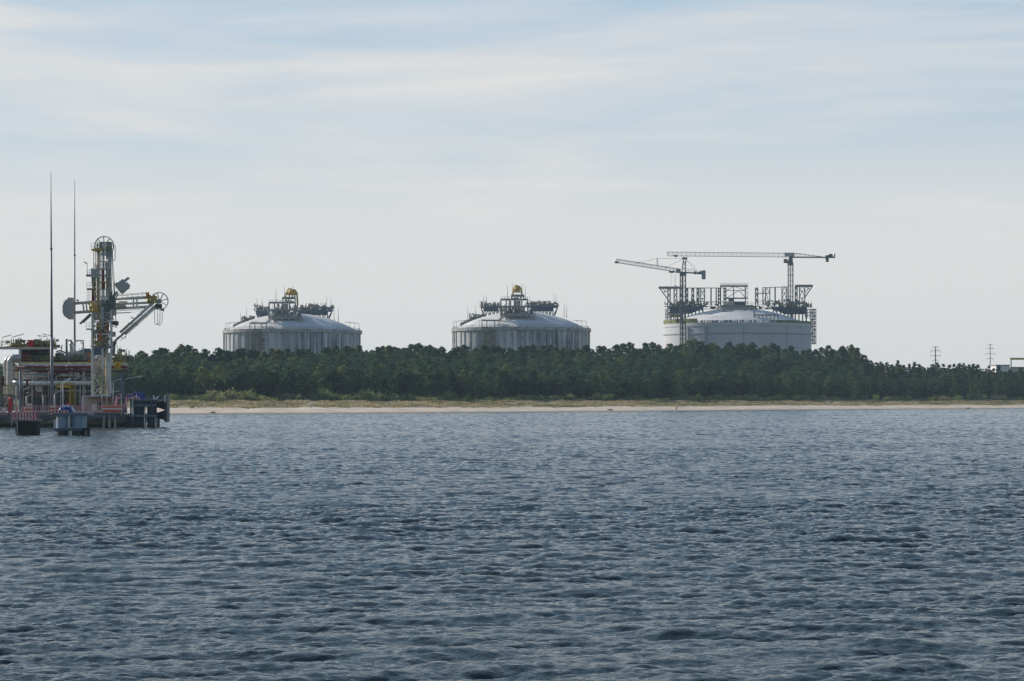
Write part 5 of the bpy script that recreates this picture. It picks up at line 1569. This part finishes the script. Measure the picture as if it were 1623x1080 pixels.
MB().path([J(178, 389, A), J(182.5, 389.5, A), J(182.5, 410, A), J(180.5, 414.5, A), J(178.5, 413, A), J(178.2, 396, A)], .07, 5).build('hose_loop', 'mid', root)
for x0, x1, y, m_ in ((156, 171.5, 426.5, 'grey'), (154, 173, 447.5, 'olive')):
    jb = MB(); jbox(jb, x0, x1, y - .8, y + 1, A - .9, A); o = jb.build('side_platform', m_, root)
    MB().rail([J(x0, y - .8, A - .85), J(x1, y - .8, A - .85)], 1.2, .06, 2, .7).build('railing', 'dark' if y < 440 else 'olive', o)
MB().tube(J(163.2, 428, A - .3), J(163.2, 460, A - .3), .22, n=10).tube(J(164, 449, A - .35), J(164, 458, A - .35), .32, n=10).build('red_standpipe', 'maroon', root, smooth=True)
MB().tube(J(147.5, 452, A), J(147.5, 477, A), .26, n=10).build('red_standpipe', 'maroon', root, smooth=True)
MB().tube(J(146.5, 428, A), J(146.8, 452, A), .2, n=8).build('standpipe', 'mid', root); MB().cbox(J(151, 434, A), (1.3, 1, 1.5)).cbox(J(146.5, 427.5, A), (.5, .5, .4)).build('actuator', 'grey', root)
jb = MB(); jbox(jb, 137.5, 150.5, 457, 459.6, A - .5, A + .8); o = jb.build('ladder_landing', 'olive', root)
f = MB().rail([J(137.5, 457, A - .4), J(148, 457, A - .4)], .95, .06, 2, .6)
for y in range(460, 478, 4): f.bar(J(138, y, A - .4), J(143, y, A - .4), .05)
for px in (138, 140.5, 143): f.bar(J(px, 459, A - .4), J(px, 478, A - .4), .05)
f.build('ladder_cage', 'pale', root)
MB().bar(J(138.3, 436, A), J(138.3, 418.5, A), .07).bar(J(138.3, 418.5, A), J(133, 415.2, A), .3, .16).rail([J(138, 437, A), J(146, 437, A)], .9, .06, 2, .5).cbox(J(141, 437, A), (.9, .8, .35)).build('floodlight', 'mid', root)
jb = MB(); jbox(jb, 160, 171.5, 471, 475.5, A - 1, A - .3); jb.build('white_cabinet', 'white', root)
MB().rail([J(160.5, 471, A - .9), J(171.5, 471, A - .9)], 1.3, .055, 4, .4).build('cabinet_rail', 'white', root)
MB().tube(J(162, 487, A - .6), J(162, 523, A - .6), .26, n=10).build('hydraulic_ram', 'grey', root, smooth=True)
q = MB(); a = J(150, 494, A - .3); clump(q, tuple(a), (1.8, 1.4, 1.7), rj, 16); q.build('valve_cluster', 'yellow', root)
q = MB(); a = J(166, 494, A); clump(q, tuple(a), (1.8, 1.4, 2.4), rj, 16); q.build('slewing_joint', 'mid', root)
f = MB()
for y in range(498, 628, 4): f.bar(J(144.6, y, A + .3), J(146.4, y, A + .3), .06)
f.bar(J(144.6, 498, A + .3), J(144.6, 627, A + .3), .06); f.build('ladder', 'pale', root)
jb = MB(); jbox(jb, 136.5, 146, 521, 523, A, A + .8); o = jb.build('cage_landing', 'valves', root); MB().rail([J(136.5, 521, A), J(146, 521, A)], 1.0, .06, 2, .5).build('railing', 'pale', o)
# its raised counterweight, turned on edge beside the tube
ax = Matrix.Rotation(math.radians(-38), 3, 'Y')
cw = MB()
for k, (dx, dz, sx, sz) in enumerate(((0, 0, 1.75, 1.5), (.35, 0, 1.1, 1.9), (-.5, .05, .6, 2.1), (.95, -.35, .45, .8), (1.35, .5, 1.0, .3))):
    cw.cbox(J(193.5, 454.5, A + .5) + ax @ Vector((dx, (k % 3) * .08, dz)), (sx, 1.0 + .05 * k, sz), ax)
cw.build('counterweight', 'grey', root)
MB().bar(J(186, 462, A + .6), J(178, 475, A + .6), .35).bar(J(188, 465, A + .6), J(180, 480, A + .6), .2).build('counterweight_beam', 'grey', root)
MB().tube(J(178, 512, A), J(185, 512, A), .35, n=10).tube(J(184, 509.5, A), J(184, 516, A), .45, n=10).path([J(178, 517, A), J(184, 518.5, A), J(186, 515, A)], .06, 5).build('drive_motor', 'dark', root)


# ---------------- loading arm stretched out to the right
B = 6.5
root = thing('loading_arm', tuple(J(168, 627, B)), 'loading arm reaching right with stepped counterweight plates on the left', 'loading arm', 'marine loading arms')
MB().tube(J(166, 628, B), J(166, 478, B), .62, n=14).build('riser_column', 'mid', root, smooth=True)
jb = MB(); jbox(jb, 152, 181, 476, 500, B - 1, B + 1.2); jb.build('trunnion_block', 'grey', root)
MB().tube(J(115, 481.5, B), J(165, 477.5, B), .26, n=10).tube(J(115, 496, B), J(165, 492.5, B), .26, n=10).bar(J(131.5, 481, B), J(133, 494, B), .24).bar(J(136.5, 480, B), J(138, 493.5, B), .24).bar(J(118, 482, B), J(118, 496, B), .3).cbox(J(123, 476.5, B), (.35, .3, .35)).build('counter_boom', 'grey', root)
cw = MB()
for k, (x0, x1, y0, y1) in enumerate(((107, 115.2, 472, 506), (103.2, 107, 475, 503.5), (100.6, 103.2, 478, 501), (99, 100.6, 483, 497), (115.2, 116.2, 479, 498))):
    jbox(cw, x0, x1, y0, y1, B - 1.1 + .1 * k, B + 1.1 - .1 * k)
cw.build('counterweight', 'counter' if 'counter' in M else 'grey', root)
f = MB(); f.tube(J(143.5, 497.5, B - .6), J(127.8, 512.5, B - .6), .17, n=8).tube(J(146, 498.5, B - .6), J(131.5, 512, B - .6), .13, n=8).cbox(J(127.9, 513, B - .6), (.4, .35, .25)); f.build('luffing_ram', 'mid', root)
wc = J(252.5, 477.5, B)
for y0, y1, r_, x1 in ((474.2, 471.5, .27, 240), (482.8, 479.8, .22, 240), (489.8, 486.5, .25, 236)):
    MB().tube(J(176, y0, B), J(x1, y1, B), r_, n=12).build('boom_tube', 'pale', root, smooth=True)
f = MB(); f.bar(J(178, 470, B), J(236, 465.3, B), .1); f.bar(J(178, 468.2, B), J(236, 463.5, B), .07)
for px in range(186, 236, 8): f.bar(J(px, 469.4 - (px - 178) * .08, B), J(px, 473, B), .06)
f.bar(J(181, 493.5, B), J(225, 490.5, B), .08); f.bar(J(184, 496.5, B), J(207, 495.6, B), .16); f.bar(J(207, 495.6, B), J(228, 493.5, B), .04)
for px in (211.5, 217): f.bar(J(px, 474, B), J(px, 488, B), .22)
f.build('boom_bracing', 'grey', root)
q = MB(); a = J(186, 484.5, B - .4); q.cbox(a, (2.8, .5, .35)); q.cbox(J(195, 479, B - .4), (1.5, .4, .25)); q.cbox(J(193, 486.3, B - .4), (1.6, .4, .25)); q.build('ram_gear', 'grey', root)
w_ = MB(); wheel(w_, wc, 13.6 * (JY + B) / FPX, 8); w_.build('sheave_wheel', 'grey', root)
q = MB(); a = J(240.5, 478, B - .3); clump(q, (a.x, a.y, a.z), (1.4, 1.2, 1.3), rj, 18); q.build('elbow_valves', 'yellow', root)
q = MB(); a = J(235.5, 470.5, B - .3); clump(q, (a.x, a.y, a.z), (.8, 1, .75), rj, 12); q.build('elbow_platform', 'orange', root)
q = MB(); a = J(244, 480.5, B - .4); clump(q, (a.x, a.y, a.z), (1, 1, 1.1), rj, 12); q.build('elbow_clamp', 'olive', root)
for p, q_, r_ in (((251.5, 480.5), (181.5, 541), .22), ((244, 479), (190, 527), .27), ((248, 486), (198, 530.5), .16), ((236, 484), (200, 519), .1)):
    MB().tube(J(*p, B - .3), J(*q_, B - .3), r_, n=10).build('outboard_tube', 'pale', root, smooth=True)
f = MB()
for a, b in (((207, 503), (214, 507)), ((222, 499), (233, 503)), ((208, 513), (219, 516)), ((240, 487), (246, 490))): f.bar(J(*a, B - .3), J(*b, B - .3), .14)
f.bar(J(247, 490, B - .3), J(190, 541, B - .3), .06); f.bar(J(208, 501, B - .3), J(213, 505, B - .3), .06)
f.build('tube_braces', 'grey', root)
MB().cbox(J(181, 543.5, B - .3), (.75, .6, .55)).tube(J(181, 544, B - .3), J(179.5, 562, B - .3), .3, n=10).tube(J(176.5, 546.2, B - .3), J(183, 546.2, B - .3), .12, n=8).build('end_coupler', 'mid', root)
MB().path([J(192, 534, B - .4), J(195, 537.5, B - .4), J(197, 534.5, B - .4), J(198.5, 537, B - .4), J(199.5, 533, B - .4)], .07, 5).build('tag_hook', 'dark', root)
MB().cbox(J(252, 486, B - .5), (1.0, .7, .8)).cbox(J(257.5, 491.5, B - .4), (.6, .4, .3)).build('end_swivel', 'dark', root)
for pts in ([(245.2, 492), (245.2, 512), (247, 514.5), (250, 515.5), (249.6, 492.5)], [(253.6, 493), (253.4, 509), (252.5, 512.5), (250, 515), (248, 513)], [(259.5, 493), (257, 496), (256.8, 510), (254.5, 514), (252.3, 516), (250.5, 515)]):
    MB().path([J(*p, B - .4) for p in pts], .055, 5).build('hose_loop', 'mid', root)
jb = MB(); jbox(jb, 177, 182, 526, 534, B - 1, B); jb.build('junction_box', 'grey', root)


# ---------------- dolphins
def light_pole(label, foot, top, heads, m='bluegrey', r=.09, group='lamp posts on the jetty'):
    foot, top = Vector(foot), Vector(top)
    o = thing('lamp_post', tuple(foot), label, 'lamp post', group)
    MB().tube(foot, top, r, r * .75, 8).build('pole', m, o, smooth=True)
    for p, q, w in heads:
        p, q = Vector(p), Vector(q)
        MB().bar(top, p, .07).build('arm', m, o)
        h_ = MB().bar(p, q, w, .12).build('lamp_head', 'glass', o)
    return o


# dark concrete dolphin at the left
Dc = 310.0
def K(px, py, dy=0.0): return P(px, py, Dc + dy)
root = thing('mooring_dolphin', tuple(K(41, 690)), 'dark mossy concrete mooring dolphin with a red and white railing frame', 'dolphin', 'mooring dolphins')
a, b = K(28, 668), K(57.5, 668)
MB().quadbox([(a.x - .05, Dc, -2), (b.x + .1, Dc, -2), (b.x, Dc + 2.6, -2), (a.x, Dc + 2.6, -2), (a.x, Dc, b.z), (b.x, Dc, b.z), (b.x, Dc + 2.6, b.z), (a.x, Dc + 2.6, b.z)]).build('body', 'moss', root)
MB().box((K(22.5, 0).x, Dc + .8, -2), (K(28.5, 0).x, Dc + 2.2, K(0, 676).z)).build('side_block', 'moss', root)
MB().box((a.x - .55, Dc - .3, b.z), (b.x + .25, Dc + 2.9, b.z + .22)).build('cap', 'concrete', root)
MB().box((K(18, 0).x, Dc - .1, K(0, 675).z), (K(18.7, 0).x, Dc + .1, K(0, 667).z)).box((K(27.3, 0).x, Dc - .3, -.2), (K(28.2, 0).x, Dc, K(0, 667).z)).build('fender_strip', 'pale', root)
zc = b.z + .22
deck_rail('red and white railing standing on the dark concrete dolphin', [(K(18.5, 0).x, Dc - .2, zc), (K(59, 0).x, Dc - .2, zc)], 1.0, .6)
deck_rail('raised red and white railing just behind the dark concrete dolphin', [(K(18, 0).x, Dc + 3, zc + .75), (K(34, 0).x, Dc + 3, zc + .75)], .9, .5, kick=False)
light_pole('thick grey-blue lamp post standing on the dark concrete dolphin', K(32.2, 667, .8), K(31.6, 588, .8), [(K(37, 618, .8), K(47.5, 614.5, .8), .3)], r=.14)

# blue-grey twin drum dolphin
Db = 305.0
def L(px, py, dy=0.0): return P(px, py, Db + dy)
root = thing('mooring_dolphin', tuple(L(110, 690)), 'blue-grey steel mooring dolphin on two round drums with a hook on top', 'dolphin', 'mooring dolphins')
zt, zb = L(0, 659).z, L(0, 679).z
MB().box((L(83, 0).x, Db, zt), (L(108.6, 0).x, Db + 4.6, zt + .34)).box((L(108.8, 0).x, Db, zt + .03), (L(139, 0).x, Db + 4.6, zt + .4)).build('top_plate', 'bluegrey', root)
for x0, x1 in ((86.5, 108.8), (110.2, 134.5)):
    p, q = L(x0, 0), L(x1, 0); r_ = (q.x - p.x) / 2; c = ((p.x + q.x) / 2, Db + .35 + r_, 0)
    MB().lathe(c, [(r_, zb), (r_, zt)], 28).build('drum', 'bluepile', root, smooth=True)
    MB().lathe(c, [(r_ * .93, -2.5), (r_ * .93, zb)], 24).build('pile', 'navy', root, smooth=True)
MB().quadbox([(L(86, 0).x, Db + .1, zb - .38), (L(131, 0).x, Db + .1, zb - .38), (L(131, 0).x, Db + 4, zb - .38), (L(86, 0).x, Db + 4, zb - .38), (L(82, 0).x, Db - .1, zb), (L(135, 0).x, Db - .1, zb), (L(135, 0).x, Db + 4.3, zb), (L(82, 0).x, Db + 4.3, zb)]).build('collar', 'bluegrey', root)
MB().box((L(108.6, 0).x, Db - .05, .02), (L(110, 0).x, Db + .25, zb - .4)).box((L(108.9, 0).x, Db - .2, zb), (L(110.5, 0).x, Db + .3, zt)).box((L(84.5, 0).x, Db + .3, zb), (L(86.5, 0).x, Db + .7, zt - .5)).build('fender_strip', 'pale', root)
MB().box((L(131, 0).x, Db - .2, zb - .3), (L(141.5, 0).x, Db + 1, zb + .05)).box((L(137.5, 0).x, Db - .2, -.1), (L(141.3, 0).x, Db + .8, zb - .3)).box((L(131, 0).x, Db, -.1), (L(134, 0).x, Db + .6, zb - .3)).build('rubber_fender', 'rubber', root)
deck_rail('low red and white kickboard on the blue-grey dolphin', [(L(83.5, 0).x, Db, zt + .34), (L(108, 0).x, Db, zt + .34)], .34, 1.2)


def hook(name, label, c, r, m='bluepaint', cover=True, grp='blue mooring hooks'):
    o = thing(name, tuple(c), label, 'mooring hook', grp)
    MB().lathe(c, [(r, 0), (r, r * .25), (r * .75, r * .35), (r * .6, r * .75), (r * .2, r * .95), (.01, r)], 12).build('body', m, o, smooth=True)
    f = MB()
    for k in range(3):
        x = c[0] + (k - 1) * r * .7; f.path([(x, c[1] - r * .5, c[2] + r * .4), (x + r * .1, c[1] - r, c[2] + r * .5), (x + r * .1, c[1] - r * 1.2, c[2] + r * .95), (x, c[1] - r * .8, c[2] + r * 1.1)], r * .13, 6)
    f.build('hook', m, o)
    if cover:
        p = [(r * 1.12 * math.cos(a), r * 1.12 * math.sin(a)) for a in np.linspace(math.radians(15), math.radians(170), 12)]
        MB().path([(c[0] + x, c[1] - .3, c[2] + z * .95) for x, z in p], r * .14, 6).path([(c[0] + x, c[1] + .5, c[2] + z * .95) for x, z in p], r * .14, 6).build('guard_hoop', 'white', o)
    return o


hook('mooring_hook', 'blue mooring hook under a white hoop on the blue-grey dolphin', (L(101.5, 0).x, Db + 1.8, zt + .36), .86)
light_pole('twin-headed slim lamp post on the blue-grey dolphin, the right one of two', L(100, 655, 2.6), L(99.5, 607.5, 2.6), [(L(103, 606, 2.6), L(111.5, 601.5, 2.6), .3), (L(106, 603, 3.2), L(112, 599.5, 3.2), .26)], m='pale', r=.055)
light_pole('plain slim lamp post on the blue-grey dolphin, the left one of two', L(96.7, 655, 2), L(96.7, 608, 2), [(L(97.5, 608, 2), L(100, 607, 2), .2)], m='grey', r=.05)

# breasting dolphin with its fender
Y0 = 391.0
def N(px, py, dy=0.0): return P(px, py, Y0 + dy)
root = thing('breasting_dolphin', tuple(N(230, 678)), 'dark blue piled breasting dolphin with a tall fender panel facing right', 'dolphin')
for x0, x1 in ((209.5, 228.5), (231.5, 247)):
    p, q = N(x0, 0), N(x1, 0); r_ = (q.x - p.x) / 2; MB().lathe(((p.x + q.x) / 2, Y0 + r_ + .3, 0), [(r_, -3), (r_, N(0, 636).z)], 24).build('pile', 'navy', root, smooth=True)
for k, (px, dy) in enumerate(((205, 1), (203, 3.5), (213, 5), (222, 5), (236, 5), (244, 5), (200.5, 1.5))):
    a = N(px, 0); MB().tube((a.x, Y0 + dy, -3), (a.x, Y0 + dy, N(0, 659).z), .24, n=10).build('brace_pile', 'navy', root, smooth=True)
def nbox(x0, x1, y0, y1, dF, dB, nm, m_):
    a, b = N(x0, y1), N(x1, y0); return MB().box((a.x, Y0 + dF, a.z), (b.x, Y0 + dB, b.z)).build(nm, m_, root)
nbox(206, 250, 633.6, 635.2, -.1, 4.6, 'deck', 'mid'); nbox(207.5, 248, 641.3, 644.4, -.25, .2, 'beam', 'bluegrey'); nbox(207.5, 249, 657.8, 661, -.25, .2, 'beam', 'bluegrey')
nbox(208, 248, 635.2, 641.3, .5, 4, 'deck_girder', 'navy'); nbox(206.5, 208.3, 634, 661, -.3, .3, 'post', 'bluegrey'); nbox(228.6, 230.4, 646, 657.6, -.1, .2, 'white_strip', 'pale'); nbox(228.4, 230, 661.2, 677, -.1, .2, 'white_strip', 'pale'); nbox(245.6, 246.8, 662, 677, -.12, .1, 'white_strip', 'pale')
nbox(261, 265.4, 626.5, 669, -.4, 2.6, 'fender_panel', 'navy')
a = N(260.8, 0); MB().box((a.x, Y0 - .5, N(0, 637.5).z), (N(263.6, 0).x, Y0 - .4, N(0, 627).z)).build('panel_face', 'pale', root)
for yc in (642, 658.5):
    a = N(248, yc, 1); b = N(261, yc, 1); d = b.x - a.x
    MB().tube(a, (a.x + d * .2, a.y, a.z), .45, .5, 16).tube((a.x + d * .2, a.y, a.z), (a.x + d * .8, a.y, a.z), .5, .78, 16).tube((a.x + d * .8, a.y, a.z), b, .78, .84, 16).build('cone_fender', 'rubber', root, smooth=True)
MB().bar(N(248, 636, 1), N(261, 640, 1), .1).bar(N(248, 668, 1), N(261, 660, 1), .1).build('chain', 'dark', root)
zd = N(0, 633.6).z
MB().rail([(N(208, 0).x, Y0, N(0, 641).z), (N(248, 0).x, Y0, N(0, 641).z)], .8, .06, 1, .9).build('edge_rail', 'bluegrey', root)
deck_rail('red railing on the breasting dolphin deck beside the blue hook', [(N(206, 0).x, Y0, zd), (N(222, 0).x, Y0, zd)], .45, .5, kick=False)
hook('mooring_hook', 'large blue mooring hook on the breasting dolphin deck', (N(218.5, 0).x, Y0 + 2, zd), 1.15, cover=False)
hook('mooring_hook', 'smaller blue mooring hook between the two red and white steps', (N(199.8, 0).x, Y0 + 4.5, N(0, 632.5).z), .75, cover=False)
MB().bar(N(199, 632.5, 4.5), N(199, 655, 4.5), .5).build('hook_pedestal', 'bluegrey', root)
MB().bar(N(206, 634, 1), N(214, 621, 1), .09).bar(N(214, 621, 1), N(217, 624, 1), .12).build('hook_stay', 'pale', root)
o = thing('white_bracket', (N(247, 0).x, Y0 + 1, zd), 'white folded bracket standing at the deck edge near the fender panel', 'bracket')
MB().quadbox([N(242.5, 633.6, .8), N(247, 633.6, .8), N(247, 633.6, 1.4), N(242.5, 633.6, 1.4), N(242, 627, .8), N(244.3, 627, .8), N(244.3, 627, 1.4), N(242, 627, 1.4)]).build('upright', 'white', o)
MB().quadbox([N(245, 633.6, .9), N(248.5, 633.6, .9), N(248.5, 633.6, 1.5), N(245, 633.6, 1.5), N(249, 628.6, .9), N(253.6, 627, .9), N(253.6, 627, 1.5), N(249, 628.6, 1.5)]).build('flap', 'white', o)


def steps(label, x0, y0, x1, y1, x2):
    o = thing('boarding_steps', tuple(N(x0, y0, -1)), label, 'steps', 'red and white boarding steps')
    for dy in (-1, .2):
        MB().bar(N(x0, y0, dy), N(x1, y1, dy), .12, .34).build('stringer', 'redwhite', o)
        MB().bar(N(x0 - .5, y0 - 6, dy), N(x1 - .5, y1 - 5, dy), .09).bar(N(x1 - .5, y1 - 5, dy), N(x2, y1 - 5, dy), .09).bar(N(x2, y1 - 5, dy), N(x2, y1 + 3, dy), .1).build('handrail', 'redwhite', o)
    t = MB()
    for k in range(1, 8): p = N(lerp(x0, x1, k / 8), lerp(y0, y1, k / 8), -1); t.box((p.x - .12, p.y, p.z), (p.x + .12, p.y + 1.2, p.z + .04))
    t.build('tread', 'pale', o)
    a = N(x1, y1, -1); b = N(x2, y1, -1); MB().box((a.x, a.y, a.z - .2), (b.x, a.y + 1.3, a.z)).build('landing', 'redwhite', o)
    MB().bar(N(x2, y1, -1), (b.x, a.y, 2.2), .14).bar(N(x2, y1, .2), (b.x, a.y + 1.2, 2.2), .14).build('leg', 'pale', o)


steps('red and white steps in front of the shelter, left of the jetty-end lamp post', 181.5, 645, 186.5, 630, 192)
steps('red and white steps leading up to the breasting dolphin deck', 197.5, 645, 203.5, 630, 210)

# lamp posts about the deck
light_pole('lamp post with a long two-section arm above the jetty end', J(196, 655, -1), J(196, 603, -1), [(J(198, 601.6, -1), J(208.5, 598.8, -1), .3), (J(211, 598.6, -1), J(226.5, 596.2, -1), .34)], m='bluegrey', r=.12)
light_pole('shorter lamp post just left of the jetty-end lamp', J(179.5, 655, 0), J(179.5, 604, 0), [(J(183, 603, 0), J(193, 600.6, 0), .22)], m='grey', r=.14)
light_pole('thin lamp post with a low arm in front of the shelter', J(162, 655, -1.5), J(161.5, 623, -1.5), [(J(172, 622.6, -1.5), J(189, 619.8, -1.5), .26)], m='grey', r=.05)
light_pole('slim bare-armed lamp post right of the thin shelter lamp', J(169.6, 655, -1.5), J(169.6, 624, -1.5), [(J(170, 624, -1.5), J(173, 623.4, -1.5), .15)], m='grey', r=.05)
light_pole('short lamp post with a bright tilted head left of the blue dolphin lamps', J(86.5, 655, 1), J(86.5, 625, 1), [(J(87, 624, 1), J(93, 620.6, 1), .3)], m='pale', r=.12)
light_pole('short lamp post with a pale tilted head near the round vessel end', J(42, 655, 1), J(42, 628, 1), [(J(43, 628, 1), J(52.5, 625, 1), .28)], m='beige', r=.15)
light_pole('stub lamp post under the pipe rack with a flat pale head', J(69, 655, 2), J(69, 629, 2), [(J(67, 628, 2), J(72, 627, 2), .3)], m='mid', r=.18)
for px, yt, x0, y0, x1, y1, lab in ((3.5, 536, 5, 534.5, 17.5, 531.4, 'floodlight at the far left corner of the upper deck'), (1.5, 543, 2, 541, 14, 546, 'drooping floodlight at the left edge below the corner one'), (18.5, 535, 20, 534.6, 38, 529.6, 'long floodlight on thin posts left of the red cabinet'), (66, 537, 60, 531.6, 73, 534.4, 'left floodlight of the pair right of the red cabinet'), (76, 536, 68, 529.4, 79.5, 532.4, 'right floodlight of the pair, beside the tall lightning mast')):
    light_pole(lab, J(px, 551.4, PX + 3), J(px, yt, PX + 3), [(J(x0, y0, PX + 3), J(x1, y1, PX + 3), .34)], m='mid', r=.05, group='floodlights on the upper deck')
for px, yt, m_, lab in ((6, 646, 'white', 'white valve box beside the leftmost railing'), (47, 640, 'pale', 'pale valve box behind the striped barrier'), (150, 641, 'white', 'small white box inside the shelter')):
    a = J(px, 655, 2.6); o = thing('valve_box', tuple(Vector((a.x, a.y, JG))), lab, 'valve box')
    h_ = J(px, yt, 2.6).z - JG; MB().box((a.x - .4, a.y - .3, JG + h_ * .3), (a.x + .4, a.y + .3, JG + h_)).build('body', m_, o); MB().bar((a.x - .3, a.y, JG), (a.x - .3, a.y, JG + h_ * .3), .08).bar((a.x + .3, a.y, JG), (a.x + .3, a.y, JG + h_ * .3), .08).build('leg', 'grey', o)
